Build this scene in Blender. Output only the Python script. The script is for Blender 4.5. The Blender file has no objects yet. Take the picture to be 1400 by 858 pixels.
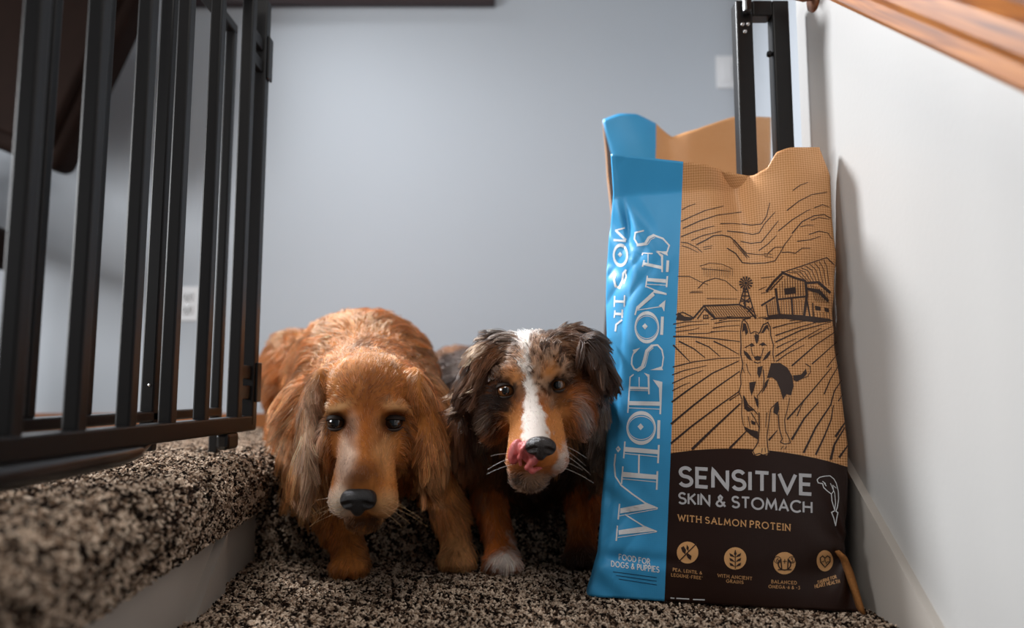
import bpy, bmesh, math, random
import numpy as np
from mathutils import Vector, Matrix, kdtree
from mathutils.bvhtree import BVHTree
from mathutils.geometry import tessellate_polygon

random.seed(7); RNG = np.random.default_rng(7)
SC = bpy.context.scene
COL = SC.collection
PI = math.pi

# ------------------------------------------------------------------ camera
F = 1000.0                      # focal length in pixels of the 1400x858 frame
CAM = np.array([0.0, 0.0, 0.321])
PITCH = math.atan(106.0 / F)
CT, ST = math.cos(PITCH), math.sin(PITCH)
cam = bpy.data.cameras.new('camera'); cam_ob = bpy.data.objects.new('camera', cam)
COL.objects.link(cam_ob); SC.camera = cam_ob
cam.sensor_width = 36.0; cam.sensor_fit = 'HORIZONTAL'; cam.lens = 36.0 * F / 1400.0
cam_ob.location = CAM; cam_ob.rotation_euler = (PI / 2 + PITCH, 0, 0)
cam.clip_start = 0.02
cam.dof.use_dof = True; cam.dof.focus_distance = 1.13; cam.dof.aperture_fstop = 1.7

# ------------------------------------------------------------------ world, lights, exposure
world = bpy.data.worlds.new('world'); SC.world = world; world.use_nodes = True
world.node_tree.nodes['Background'].inputs[0].default_value = (0.70, 0.76, 0.84, 1)
world.node_tree.nodes['Background'].inputs[1].default_value = 0.13

def area_light(name, loc, target, size, energy, color, size_y=None, spread=180):
    l = bpy.data.lights.new(name, 'AREA'); l.energy = energy; l.color = color
    l.shape = 'RECTANGLE'; l.size = size; l.size_y = size_y or size; l.spread = math.radians(spread)
    o = bpy.data.objects.new(name, l); COL.objects.link(o); o.location = loc
    d = Vector(target) - Vector(loc); o.rotation_euler = d.to_track_quat('-Z', 'Y').to_euler()
    return o
area_light('window_daylight', (-1.05, 2.05, 1.95), (0.30, 1.05, 0.35), 0.35, 30, (0.93, 0.96, 1.0), 0.5, 100)
area_light('side_window_daylight', (-2.3, 0.62, 0.92), (0.25, 1.2, 0.5), 1.1, 44, (0.97, 0.985, 1.0), 0.8)
area_light('overhead_fill', (-0.35, 0.10, 1.95), (0.2, 1.3, 0.45), 0.7, 11.5, (1.0, 0.97, 0.93), 0.7)  # unseen fill added above the camera to brighten bag and dogs

SC.view_settings.view_transform = 'Standard'; SC.view_settings.look = 'None'
SC.view_settings.gamma = 1.0; SC.view_settings.use_curve_mapping = False
SC.view_settings.exposure = 0.0
SC.cycles.max_bounces = 8

# ------------------------------------------------------------------ helpers
def P(px, py, D):
    """world point seen at pixel (px, py) at distance D along +Y"""
    u = (px - 700) / F; v = (429 - py) / F
    d = np.array([u, CT - v * ST, ST + v * CT])
    return CAM + d * (D / d[1])
def Pz(px, z, D):
    """point at depth D and height z whose image column is px"""
    dep = D * CT + (z - CAM[2]) * ST
    return np.array([(px - 700) / F * dep, D, z])
def rays(px, py):
    u = (np.asarray(px, float) - 700) / F; v = (429 - np.asarray(py, float)) / F
    return np.stack([u, CT - v * ST, ST + v * CT], -1)
def proj(p):
    r = np.asarray(p) - CAM
    dep = r[..., 1] * CT + r[..., 2] * ST
    return 700 + F * r[..., 0] / dep, 429 - F * (-r[..., 1] * ST + r[..., 2] * CT) / dep
def srgb(r, g, b):
    f = lambda c: (c / 255) / 12.92 if c <= 10 else (((c / 255) + 0.055) / 1.055) ** 2.4
    return (f(r), f(g), f(b))

def tag(o, label=None, cat=None, group=None, kind=None):
    if label: o['label'] = label
    if cat: o['category'] = cat
    if group: o['group'] = group
    if kind: o['kind'] = kind
    return o
def mesh_obj(name, verts, faces, mat=None, parent=None, smooth=False):
    me = bpy.data.meshes.new(name)
    me.from_pydata([tuple(map(float, v)) for v in verts], [], [tuple(int(i) for i in f) for f in faces])
    me.update()
    if smooth: me.polygons.foreach_set('use_smooth', [True] * len(me.polygons))
    o = bpy.data.objects.new(name, me); COL.objects.link(o)
    if mat: me.materials.append(mat)
    if parent: o.parent = parent
    return o
def bm_obj(name, bm, mat=None, parent=None, smooth=False):
    me = bpy.data.meshes.new(name); bm.normal_update(); bm.to_mesh(me); bm.free()
    if smooth: me.polygons.foreach_set('use_smooth', [True] * len(me.polygons))
    o = bpy.data.objects.new(name, me); COL.objects.link(o)
    if mat: me.materials.append(mat)
    if parent: o.parent = parent
    return o
def empty(name, loc=(0, 0, 0)):
    o = bpy.data.objects.new(name, None); COL.objects.link(o); o.location = loc; o.empty_display_size = 0.05
    return o
def child(o, parent):
    o.parent = parent; o.matrix_parent_inverse = Matrix.Translation(-Vector(parent.location)); return o
def bm_box(bm, lo, hi, bevel=0.0, seg=2):
    lo = Vector(lo); hi = Vector(hi)
    r = bmesh.ops.create_cube(bm, size=1.0)
    bmesh.ops.scale(bm, vec=hi - lo, verts=r['verts']); bmesh.ops.translate(bm, vec=(lo + hi) / 2, verts=r['verts'])
    if bevel > 0:
        es = list({e for v in r['verts'] for e in v.link_edges})
        bmesh.ops.bevel(bm, geom=es, offset=bevel, segments=seg, affect='EDGES', profile=0.5)
def box_obj(name, lo, hi, mat, parent=None, bevel=0.0, rot=None):
    bm = bmesh.new(); bm_box(bm, lo, hi, bevel)
    if rot: bmesh.ops.rotate(bm, verts=bm.verts, cent=rot[0], matrix=rot[1])
    return bm_obj(name, bm, mat, parent)
def bar_between(bm, a, b, sx, sy, bevel=0.003, up=(0, 0, 1)):
    """square tube from a to b; sx across, sy along `up`"""
    a = Vector(a); b = Vector(b); d = (b - a); L = d.length; d.normalize()
    upv = Vector(up); x = d.cross(upv).normalized(); y = x.cross(d).normalized()
    M = Matrix((x, y, d)).transposed().to_4x4(); M.translation = (a + b) / 2
    r = bmesh.ops.create_cube(bm, size=1.0)
    bmesh.ops.scale(bm, vec=(sx, sy, L), verts=r['verts'])
    if bevel:
        es = list({e for v in r['verts'] for e in v.link_edges})
        rr = bmesh.ops.bevel(bm, geom=es, offset=bevel, segments=2, affect='EDGES', profile=0.5)
        vs = list({v for f in rr['faces'] for v in f.verts} | {v for v in r['verts'] if v.is_valid})
    else: vs = r['verts']
    bmesh.ops.transform(bm, matrix=M, verts=vs)
def lathe(bm, prof, M, n=24):
    """prof: (radius, height) pairs about local z, M a 4x4"""
    rings = []
    for r, h in prof:
        if r < 1e-6: rings.append([bm.verts.new(M @ Vector((0, 0, h)))])
        else: rings.append([bm.verts.new(M @ Vector((r * math.cos(2 * PI * k / n), r * math.sin(2 * PI * k / n), h))) for k in range(n)])
    for A, B in zip(rings, rings[1:]):
        for k in range(n):
            k2 = (k + 1) % n
            if len(A) == 1 and len(B) > 1: bm.faces.new((A[0], B[k], B[k2]))
            elif len(B) == 1 and len(A) > 1: bm.faces.new((A[k], B[0], A[k2]))
            elif len(A) > 1: bm.faces.new((A[k], B[k], B[k2], A[k2]))

# ------------------------------------------------------------------ materials
def new_mat(name):
    m = bpy.data.materials.new(name); m.use_nodes = True
    nt = m.node_tree; return m, nt, nt.nodes['Principled BSDF']
def N(nt, t, **kw):
    n = nt.nodes.new(t)
    for k, v in kw.items(): setattr(n, k, v)
    return n
def plain(name, col, rough=0.5, metal=0.0, coat=0.0, noise=0.06, nscale=30, bump=0.0, bscale=200, sss=0.0):
    m, nt, b = new_mat(name); L = nt.links
    tc = N(nt, 'ShaderNodeTexCoord'); nz = N(nt, 'ShaderNodeTexNoise'); nz.inputs['Scale'].default_value = nscale
    nz.inputs['Detail'].default_value = 4
    L.new(tc.outputs['Object'], nz.inputs['Vector'])
    mx = N(nt, 'ShaderNodeMix', data_type='RGBA')
    mx.inputs['A'].default_value = (*[c * (1 - noise) for c in col], 1); mx.inputs['B'].default_value = (*[min(1, c * (1 + noise)) for c in col], 1)
    L.new(nz.outputs['Fac'], mx.inputs['Factor']); L.new(mx.outputs['Result'], b.inputs['Base Color'])
    b.inputs['Roughness'].default_value = rough; b.inputs['Metallic'].default_value = metal
    b.inputs['Coat Weight'].default_value = coat
    if sss: b.inputs['Subsurface Weight'].default_value = sss; b.inputs['Subsurface Radius'].default_value = (0.006, 0.002, 0.001)
    if bump:
        n2 = N(nt, 'ShaderNodeTexNoise'); n2.inputs['Scale'].default_value = bscale; L.new(tc.outputs['Object'], n2.inputs['Vector'])
        bp = N(nt, 'ShaderNodeBump'); bp.inputs['Strength'].default_value = bump; bp.inputs['Distance'].default_value = 0.002
        L.new(n2.outputs['Fac'], bp.inputs['Height']); L.new(bp.outputs['Normal'], b.inputs['Normal'])
    return m
M_WALL = plain('wall_paint', srgb(184, 190, 197), 0.6, noise=0.02, nscale=2, bump=0.12, bscale=120)
M_WALLR = plain('wall_paint_pale', srgb(182, 180, 177), 0.45, noise=0.02, nscale=2, bump=0.10, bscale=110)
M_SKIRT = plain('skirt_paint', srgb(180, 172, 163), 0.5, noise=0.05, nscale=14, bump=0.05)
M_WHITE = plain('white_plastic', srgb(225, 226, 228), 0.35, noise=0.01)
M_DARK = plain('dark_slot', (0.02, 0.02, 0.02), 0.6)
M_BLACK = plain('black_powder_coat', (0.007, 0.006, 0.006), 0.42, noise=0.2, nscale=80, bump=0.05, bscale=700); M_BLACK.node_tree.nodes['Principled BSDF'].inputs['Specular IOR Level'].default_value = 0.32
M_RUBBER = plain('black_plastic', (0.014, 0.013, 0.013), 0.22, noise=0.2, nscale=40)
M_STEEL = plain('steel_screw', (0.65, 0.65, 0.66), 0.25, metal=1.0)
M_LEATHER = plain('brown_leather', srgb(28, 16, 11), 0.8, noise=0.25, nscale=25, bump=0.3, bscale=160); M_LEATHER.node_tree.nodes['Principled BSDF'].inputs['Specular IOR Level'].default_value = 0.12
M_FRAME = plain('dark_picture_frame', srgb(48, 34, 36), 0.4, noise=0.2)
M_CANVAS = plain('picture_print', srgb(170, 160, 150), 0.7, noise=0.3, nscale=5)
M_COPPER = plain('bronze_bracket', srgb(140, 95, 70), 0.35, metal=0.7)
M_CARPETB = plain('carpet_backing', srgb(70, 58, 49), 0.95, noise=0.5, nscale=220)

def oak_mat():
    m, nt, b = new_mat('oak_wood'); L = nt.links
    tc = N(nt, 'ShaderNodeTexCoord'); mp = N(nt, 'ShaderNodeMapping'); mp.inputs['Scale'].default_value = (9, 0.6, 9)
    L.new(tc.outputs['UV'], mp.inputs['Vector'])
    nz = N(nt, 'ShaderNodeTexNoise'); nz.inputs['Scale'].default_value = 6; nz.inputs['Detail'].default_value = 8; nz.inputs['Distortion'].default_value = 0.6
    L.new(mp.outputs['Vector'], nz.inputs['Vector'])
    cr = N(nt, 'ShaderNodeValToRGB'); e = cr.color_ramp.elements
    e[0].position = 0.30; e[0].color = (*srgb(96, 48, 12), 1); e[1].position = 0.66; e[1].color = (*srgb(180, 112, 42), 1)
    x = cr.color_ramp.elements.new(0.48); x.color = (*srgb(154, 88, 26), 1)
    L.new(nz.outputs['Fac'], cr.inputs['Fac']); L.new(cr.outputs['Color'], b.inputs['Base Color'])
    b.inputs['Roughness'].default_value = 0.38
    return m
M_OAK = oak_mat()

def attr_mat(name, attr, rough=0.6, spec=0.3, mul=1.0):
    m, nt, b = new_mat(name); a = N(nt, 'ShaderNodeAttribute', attribute_name=attr)
    nt.links.new(a.outputs['Color'], b.inputs['Base Color'])
    b.inputs['Roughness'].default_value = rough; b.inputs['Specular IOR Level'].default_value = spec
    return m
def hair_mat(name, rough=0.32):
    m = bpy.data.materials.new(name); m.use_nodes = True; nt = m.node_tree; nt.nodes.clear()
    out = N(nt, 'ShaderNodeOutputMaterial'); h = N(nt, 'ShaderNodeBsdfHairPrincipled'); pb = N(nt, 'ShaderNodeBsdfPrincipled'); mxs = N(nt, 'ShaderNodeMixShader'); mxs.inputs[0].default_value = 0.7
    h.parametrization = 'COLOR'
    a = N(nt, 'ShaderNodeAttribute', attribute_name='col')
    nt.links.new(a.outputs['Color'], h.inputs['Color'])
    h.inputs['Roughness'].default_value = rough; h.inputs['Radial Roughness'].default_value = 0.5
    h.inputs['Random Roughness'].default_value = 0.2
    nt.links.new(a.outputs['Color'], pb.inputs['Base Color']); pb.inputs['Roughness'].default_value = 0.5; pb.inputs['Specular IOR Level'].default_value = 0.35
    nt.links.new(h.outputs[0], mxs.inputs[1]); nt.links.new(pb.outputs[0], mxs.inputs[2]); nt.links.new(mxs.outputs[0], out.inputs['Surface'])
    return m
M_YARN = attr_mat('carpet_yarn', 'col', 0.95, 0.05)
M_HAIR = hair_mat('dog_hair')
M_SKIN = attr_mat('dog_skin', 'col', 0.8, 0.1)
M_NOSE = plain('wet_black_nose', (0.008, 0.006, 0.006), 0.34, noise=0.3, nscale=90, bump=0.6, bscale=900)
M_NOSEB = plain('liver_brown_nose', (0.016, 0.009, 0.007), 0.28, noise=0.3, nscale=90, bump=0.6, bscale=900)
M_LID = plain('dark_eyelid', (0.028, 0.014, 0.008), 0.6)
M_TONGUE = plain('pink_tongue', srgb(196, 92, 88), 0.28, noise=0.18, nscale=160, bump=0.4, bscale=1200, sss=0.25)

# ------------------------------------------------------------------ implicit surfaces
def smin(a, b, k):
    h = np.clip(0.5 + 0.5 * (b - a) / k, 0, 1)
    return b + (a - b) * h - k * h * (1 - h)
def prim_dist(pr, X):
    if pr['t'] == 'c':
        a, b = pr['a'], pr['b']; ab = b - a
        t = np.clip(((X - a) @ ab) / max(ab @ ab, 1e-9), 0, 1)
        return np.linalg.norm(X - (a + t[..., None] * ab), axis=-1) - (pr['ra'] + t * (pr['rb'] - pr['ra']))
    q = (X - pr['c']) @ pr['R']           # to local axes
    r = pr['r']
    k0 = np.linalg.norm(q / r, axis=-1); k1 = np.linalg.norm(q / (r * r), axis=-1)
    return np.where(k0 < 1e-4, -r.min(), k0 * (k0 - 1) / np.maximum(k1, 1e-6))
def prim_box(pr):
    if pr['t'] == 'c':
        lo = np.minimum(pr['a'] - pr['ra'], pr['b'] - pr['rb']); hi = np.maximum(pr['a'] + pr['ra'], pr['b'] + pr['rb'])
    else:
        e = np.sqrt(((pr['R'] * pr['r']) ** 2).sum(1)); lo, hi = pr['c'] - e, pr['c'] + e
    return lo, hi
def sdf_field(prims, xs, ys, zs, k):
    Fd = np.full((len(xs), len(ys), len(zs)), 0.1, np.float32)
    for pr in prims:
        lo, hi = prim_box(pr); m = 0.045
        i0, i1 = np.searchsorted(xs, lo[0] - m), np.searchsorted(xs, hi[0] + m)
        j0, j1 = np.searchsorted(ys, lo[1] - m), np.searchsorted(ys, hi[1] + m)
        k0, k1 = np.searchsorted(zs, lo[2] - m), np.searchsorted(zs, hi[2] + m)
        if i1 <= i0 or j1 <= j0 or k1 <= k0: continue
        G = np.stack(np.meshgrid(xs[i0:i1], ys[j0:j1], zs[k0:k1], indexing='ij'), -1)
        d = prim_dist(pr, G); sub = Fd[i0:i1, j0:j1, k0:k1]
        kk = pr.get('k', k)
        if pr.get('sub'): Fd[i0:i1, j0:j1, k0:k1] = -smin(-sub, d, kk)
        else: Fd[i0:i1, j0:j1, k0:k1] = smin(sub, d, kk)
    return Fd
def surface_net(Fd, xs, ys, zs):
    nx, ny, nz = Fd.shape; cs = (nx - 1, ny - 1, nz - 1)
    acc = np.zeros((*cs, 3), np.float32); cnt = np.zeros(cs, np.float32)
    ax = [np.asarray(xs), np.asarray(ys), np.asarray(zs)]; quads = []
    inside = Fd < 0
    edges = []
    for d in range(3):
        sl0 = [slice(None)] * 3; sl1 = [slice(None)] * 3; sl0[d] = slice(0, -1); sl1[d] = slice(1, None)
        cross = inside[tuple(sl0)] != inside[tuple(sl1)]
        I = np.argwhere(cross); a = Fd[tuple(sl0)][cross]; b = Fd[tuple(sl1)][cross]
        t = a / (a - b); pos = np.empty((len(I), 3), np.float32)
        for q in range(3):
            pos[:, q] = ax[q][I[:, q]]
        pos[:, d] += t * (ax[d][I[:, d] + 1] - ax[d][I[:, d]])
        o1, o2 = [q for q in range(3) if q != d]
        cells = []
        for (s1, s2) in ((0, 0), (1, 0), (1, 1), (0, 1)):
            C = I.copy(); C[:, o1] -= s1; C[:, o2] -= s2; cells.append(C)
        ok = np.ones(len(I), bool)
        for C in cells:
            for q in range(3): ok &= (C[:, q] >= 0) & (C[:, q] < cs[q])
        for C in cells:
            v = np.ones(len(I), bool)
            for q in range(3): v &= (C[:, q] >= 0) & (C[:, q] < cs[q])
            np.add.at(acc, tuple(C[v].T), pos[v]); np.add.at(cnt, tuple(C[v].T), 1)
        flip = inside[tuple(sl0)][cross]
        if d == 1: flip = ~flip
        edges.append(([C[ok] for C in cells], flip[ok]))
    act = cnt > 0; idx = -np.ones(cs, np.int64); idx[act] = np.arange(act.sum())
    V = acc[act] / cnt[act][:, None]
    for cells, flip in edges:
        Q = np.stack([idx[tuple(C.T)] for C in cells], 1)
        Q[flip] = Q[flip][:, ::-1]; quads.append(Q)
    return V, np.concatenate(quads)
def np_mesh(name, V, Q, mat, parent=None, smooth=True):
    me = bpy.data.meshes.new(name); nv, nf = len(V), len(Q); w = Q.shape[1]
    me.vertices.add(nv); me.vertices.foreach_set('co', V.astype(np.float32).ravel())
    me.loops.add(nf * w); me.loops.foreach_set('vertex_index', Q.astype(np.int32).ravel())
    me.polygons.add(nf); me.polygons.foreach_set('loop_start', np.arange(0, nf * w, w, dtype=np.int32))
    me.update(calc_edges=True); me.validate()
    if smooth: me.polygons.foreach_set('use_smooth', [True] * len(me.polygons))
    o = bpy.data.objects.new(name, me); COL.objects.link(o); me.materials.append(mat)
    if parent: o.parent = parent
    return o
def vnormals(V, Q):
    fn = np.cross(V[Q[:, 2]] - V[Q[:, 0]], V[Q[:, 3]] - V[Q[:, 1]]); n = np.zeros_like(V)
    for c in range(4): np.add.at(n, Q[:, c], fn)
    return n / np.maximum(np.linalg.norm(n, axis=1, keepdims=True), 1e-9)
def set_vcol(o, C):
    at = o.data.attributes.new('col', 'FLOAT_COLOR', 'POINT')
    at.data.foreach_set('color', np.concatenate([C, np.ones((len(C), 1))], 1).astype(np.float32).ravel())
class Noise3:
    def __init__(s, seed, n=14):
        r = np.random.default_rng(seed); d = r.normal(size=(n, 3)); s.d = d / np.linalg.norm(d, axis=1, keepdims=True)
        s.f = 2 ** r.uniform(-0.6, 1.1, n); s.p = r.uniform(0, 6.28, n); s.a = 1 / s.f ** 0.5
    def __call__(s, X, scale):
        v = np.zeros(X.shape[:-1])
        for d, f, p, a in zip(s.d, s.f, s.p, s.a): v += a * np.sin((X @ d) * f * scale + p)
        return v / np.sqrt((s.a ** 2).sum() / 2)      # about unit variance

def curves_obj(name, pts, rad, col, mat, parent=None):
    """pts (n,k,3), rad (n,k), col (n,3) -> hair curves object"""
    n, k, _ = pts.shape
    cu = bpy.data.hair_curves.new(name); cu.add_curves([k] * n)
    cu.attributes['position'].data.foreach_set('vector', pts.astype(np.float32).ravel())
    ra = cu.attributes.get('radius') or cu.attributes.new('radius', 'FLOAT', 'POINT')
    ra.data.foreach_set('value', rad.astype(np.float32).ravel())
    ca = cu.attributes.new('col', 'FLOAT_COLOR', 'CURVE')
    ca.data.foreach_set('color', np.concatenate([np.clip(col, 0, 1), np.ones((n, 1))], 1).astype(np.float32).ravel())
    cu.materials.append(mat)
    o = bpy.data.objects.new(name, cu); COL.objects.link(o)
    if parent: o.parent = parent
    return o
def sample_quads(V, Q, weight, n):
    T = np.concatenate([Q[:, [0, 1, 2]], Q[:, [0, 2, 3]]])
    A = 0.5 * np.linalg.norm(np.cross(V[T[:, 1]] - V[T[:, 0]], V[T[:, 2]] - V[T[:, 0]]), axis=1)
    w = A * weight[T].mean(1); cdf = np.cumsum(w); ti = np.searchsorted(cdf, RNG.uniform(0, cdf[-1], n))
    ti = np.minimum(ti, len(T) - 1)
    r1 = np.sqrt(RNG.uniform(size=n)); r2 = RNG.uniform(size=n)
    B = np.stack([1 - r1, r1 * (1 - r2), r1 * r2], 1)
    return T[ti], B
def interp(A, T, B): return (A[T] * B[..., None]).sum(1) if A.ndim > 1 else (A[T] * B).sum(1)
def unit(a): return a / np.maximum(np.linalg.norm(a, axis=-1, keepdims=True), 1e-9)

# ================================================================== SETTING
XW = 0.530          # right wall plane
YC = 1.297          # convex corner where the right wall ends
YB = 2.365          # back wall
XF = 0.775          # right wall of the landing beyond the corner
ZL = 0.20           # landing level (the step in front is z = 0)
YR = 1.430          # riser between step and landing
def edge_x(y): return -0.488 + 0.0974 * (YR - y)     # left edge of the stair opening

def quad_wall(name, pts, mat):
    o = mesh_obj(name, pts, [range(len(pts))], mat); tag(o, kind='structure'); return o
def slab(name, lo, hi, mat): o = box_obj(name, lo, hi, mat); tag(o, kind='structure'); return o
slab('wall_back', (-2.7, YB, ZL - 0.1), (XF + 0.1, YB + 0.1, 2.6), M_WALL)
slab('wall_right', (XW, -0.6, -1.2), (XF, YC, 2.6), M_WALLR)
slab('wall_right_far', (XF, YC - 0.1, ZL - 0.1), (XF + 0.1, YB, 2.6), M_WALL)
slab('baseboard_back', (-2.7, YB - 0.014, ZL), (XF, YB, ZL + 0.052), M_OAK)
slab('trim_3', (XF - 0.02, YB - 0.10, ZL), (XF, YB - 0.035, 2.4), M_WHITE)

# landing floor with the rounded carpeted edge, and the stairs: carpet-backing surfaces that the pile grows on
def strip_mesh(profile, A, B, n):
    """profile: list of (outward, z); swept from A to B (xy points); outward is to the right of A->B"""
    A = np.array(A, float); B = np.array(B, float); d = unit(B - A); o = np.array([d[1], -d[0]])
    V = []; Q = []
    for i in range(n + 1):
        c = A + (B - A) * i / n
        for (po, z) in profile: V.append([c[0] + o[0] * po, c[1] + o[1] * po, z])
    m = len(profile)
    for i in range(n):
        for j in range(m - 1): Q.append([i * m + j, i * m + j + 1, (i + 1) * m + j + 1, (i + 1) * m + j])
    return np.array(V), np.array(Q)
def arc2(cx, cy, r, a0, a1, n=10):
    return [(cx + r * math.cos(math.radians(a0 + (a1 - a0) * i / n)), cy + r * math.sin(math.radians(a0 + (a1 - a0) * i / n))) for i in range(n + 1)]
def dens_line(p, step=0.02):
    out = [p[0]]
    for a, b in zip(p, p[1:]):
        L = math.dist(a, b); k = max(1, int(L / step))
        out += [(a[0] + (b[0] - a[0]) * i / k, a[1] + (b[1] - a[1]) * i / k) for i in range(1, k + 1)]
    return out
def orient(V, Q, ref):
    """flip quads so their normals look to ref (a function of face centre)"""
    c = V[Q].mean(1); n = np.cross(V[Q[:, 2]] - V[Q[:, 0]], V[Q[:, 3]] - V[Q[:, 1]])
    f = (n * ref(c)).sum(1) < 0; Q[f] = Q[f][:, ::-1]; return V, Q
up = lambda c: np.array([[0.2, -0.7, 0.7]]) * np.ones((len(c), 1))
# stairs: profile in (toward viewer, z), swept along x
yl = YR
prof_st = [(-0.20, ZL)] + [(-0.012, ZL)] + arc2(-0.012, ZL - 0.034, 0.034, 90, -80, 10) + [(0.0, ZL - 0.075), (0.0, 0.01)]
prof_st += [(0.012, 0.0), (0.47, 0.0)] + arc2(0.47, -0.034, 0.034, 90, -80, 10) + [(0.475, -0.075), (0.475, -0.2), (0.95, -0.2)]
V1, Q1 = strip_mesh(dens_line(prof_st), (-0.50, YR), (XW, YR), 44)
V1, Q1 = orient(V1, Q1, up)
o = np_mesh('floor_stairs', V1, Q1, M_CARPETB); tag(o, kind='structure')
# left edge of the landing, running toward the viewer
prof_le = [(-0.30, ZL), (-0.014, ZL)] + arc2(-0.014, ZL - 0.036, 0.036, 90, 0, 8) + [(0.022, ZL - 0.06), (0.014, ZL - 0.085)] + arc2(0.002, ZL - 0.088, 0.012, 0, -110, 4)
V2, Q2 = strip_mesh(dens_line(prof_le), (edge_x(YR + 0.02), YR + 0.02), (edge_x(0.1), 0.1), 60)
if V2[np.argmax([p[0] for p in dens_line(prof_le)])][0] < edge_x(YR):      # outward must be +x
    dl = [(-a, z) for a, z in dens_line(prof_le)]
    V2, Q2 = strip_mesh(dl, (edge_x(YR + 0.02), YR + 0.02), (edge_x(0.1), 0.1), 60)
V2, Q2 = orient(V2, Q2, lambda c: np.array([[0.7, 0.0, 0.7]]) * np.ones((len(c), 1)))
o = np_mesh('floor_edge', V2, Q2, M_CARPETB); tag(o, kind='structure')
def flat_grid(x0, x1, y0, y1, z, s=0.06):
    xs = np.linspace(x0, x1, max(2, int((x1 - x0) / s))); ys = np.linspace(y0, y1, max(2, int((y1 - y0) / s)))
    V = np.array([[x, y, z] for x in xs for y in ys]); m = len(ys)
    Q = np.array([[i * m + j, (i + 1) * m + j, (i + 1) * m + j + 1, i * m + j + 1] for i in range(len(xs) - 1) for j in range(m - 1)])
    return V, Q
V3, Q3 = flat_grid(-2.7, XF, YR + 0.10, YB, ZL - 0.001)
V4, Q4 = flat_grid(-2.7, -0.66, 0.1, YR + 0.10, ZL - 0.001)
o = np_mesh('floor', np.concatenate([V3, V4]), np.concatenate([Q3, Q4 + len(V3)]), M_CARPETB); tag(o, kind='structure')

def pile(name, V, Q, n, mask, label, length=0.0100, rad=0.00150):
    w = mask(V).astype(float); T, B = sample_quads(V, Q, w, n)
    nr = vnormals(V, Q); root = interp(V, T, B); nn = unit(interp(nr, T, B))
    d = unit(nn * 1.2 + RNG.normal(size=(n, 3)) * 0.45); s1 = unit(np.cross(d, RNG.normal(size=(n, 3)))); s2 = np.cross(d, s1)
    L = length * RNG.uniform(0.7, 1.2, n)[:, None]; ph = RNG.uniform(0, 6.28, n)[:, None]; cw = L * RNG.uniform(0.20, 0.42, (n, 1))
    K = 6; t = np.linspace(0, 1, K); pts = np.empty((n, K, 3))
    for i, ti in enumerate(t): pts[:, i] = root + d * L * ti * (1 - 0.25 * ti) + (s1 * np.cos(ph + 3.6 * ti) + s2 * np.sin(ph + 3.6 * ti)) * cw * ti
    r = np.tile(rad * np.array([0.9, 1.0, 1.05, 1.05, 1.0, 0.7]), (n, 1)) * RNG.uniform(0.8, 1.2, (n, 1))
    pal = np.array([srgb(214, 192, 170), srgb(186, 163, 142), srgb(142, 118, 98), srgb(68, 52, 42), srgb(30, 23, 20)])
    clus = Noise3(5)(root, 330.0) * 0.55 + RNG.normal(size=n) * 0.75
    ci = np.digitize(clus, [-0.55, -0.1, 0.25, 0.75]); c = pal[ci] * RNG.uniform(0.85, 1.15, (n, 1))
    o = curves_obj(name, pts, r, c, M_YARN); tag(o, label, 'carpet', kind='stuff'); return o
pile('carpet_pile', V1, Q1, 90000, lambda v: (v[:, 1] < YR + 0.06) & (v[:, 2] > -0.09), 'speckled beige and brown carpet pile on the stair step and riser')
VA = np.concatenate([V2, V3, V4, V1]); QA = np.concatenate([Q2, Q3 + len(V2), Q4 + len(V2) + len(V3)])
pile('carpet_pile', VA, QA, 150000, lambda v: (v[:, 0] > -1.05) & (v[:, 1] > 0.42) & (v[:, 2] > 0.0) & ((v[:, 1] < 1.75) | (v[:, 0] < -0.2)) & ~((v[:, 0] > 0.0) & (v[:, 1] > 1.6)),
     'speckled beige and brown carpet pile on the landing under the gate')

# painted stairwell side below the landing edge, skirt boards
xa, xb = edge_x(YR + 0.02), edge_x(0.1)
o = mesh_obj('wall_stairwell', [(xa, YR + 0.02, ZL - 0.05), (xb, 0.1, ZL - 0.05), (xb, 0.1, -1.2), (xa, YR + 0.02, -1.2),
     (xa - 0.1, YR + 0.02, ZL - 0.05), (xb - 0.1, 0.1, ZL - 0.05), (xb - 0.1, 0.1, -1.2), (xa - 0.1, YR + 0.02, -1.2)],
     [(0, 1, 2, 3), (7, 6, 5, 4), (0, 4, 5, 1), (3, 2, 6, 7)], M_SKIRT); tag(o, kind='structure')
def skirt(name, xf, y0, z0, slope, ya, yb, side, th, mat):
    """board following the stairs: top line through (y0, z0) rising with y; xf(y) is the wall plane"""
    V = []; 
    for y in (ya, yb):
        zt = z0 + slope * (y - y0); zt = min(zt, ZL - 0.10) if side > 0 else zt
        for dx in (0, th * side):
            V += [(xf(y) + dx, y, zt), (xf(y) + dx, y, zt - 0.6)]
    f = [(0, 1, 5, 4), (2, 6, 7, 3), (0, 4, 6, 2), (1, 3, 7, 5), (0, 2, 3, 1), (4, 5, 7, 6)]
    o = mesh_obj(name, V, f, mat); tag(o, kind='structure')
    bm = bmesh.new(); bm.from_mesh(o.data); bmesh.ops.recalc_face_normals(bm, faces=bm.faces); bm.to_mesh(o.data); bm.free()
    return o
skirt('trim_1', lambda y: XW, 1.05, 0.126, 0.77, 0.2, YC, -1, 0.013, M_SKIRT)
pl = P(287, 729, 1.16)
skirt('trim_2', edge_x, 1.16, pl[2], 0.66, 0.2, 1.19, 1, 0.014, M_SKIRT)

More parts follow.
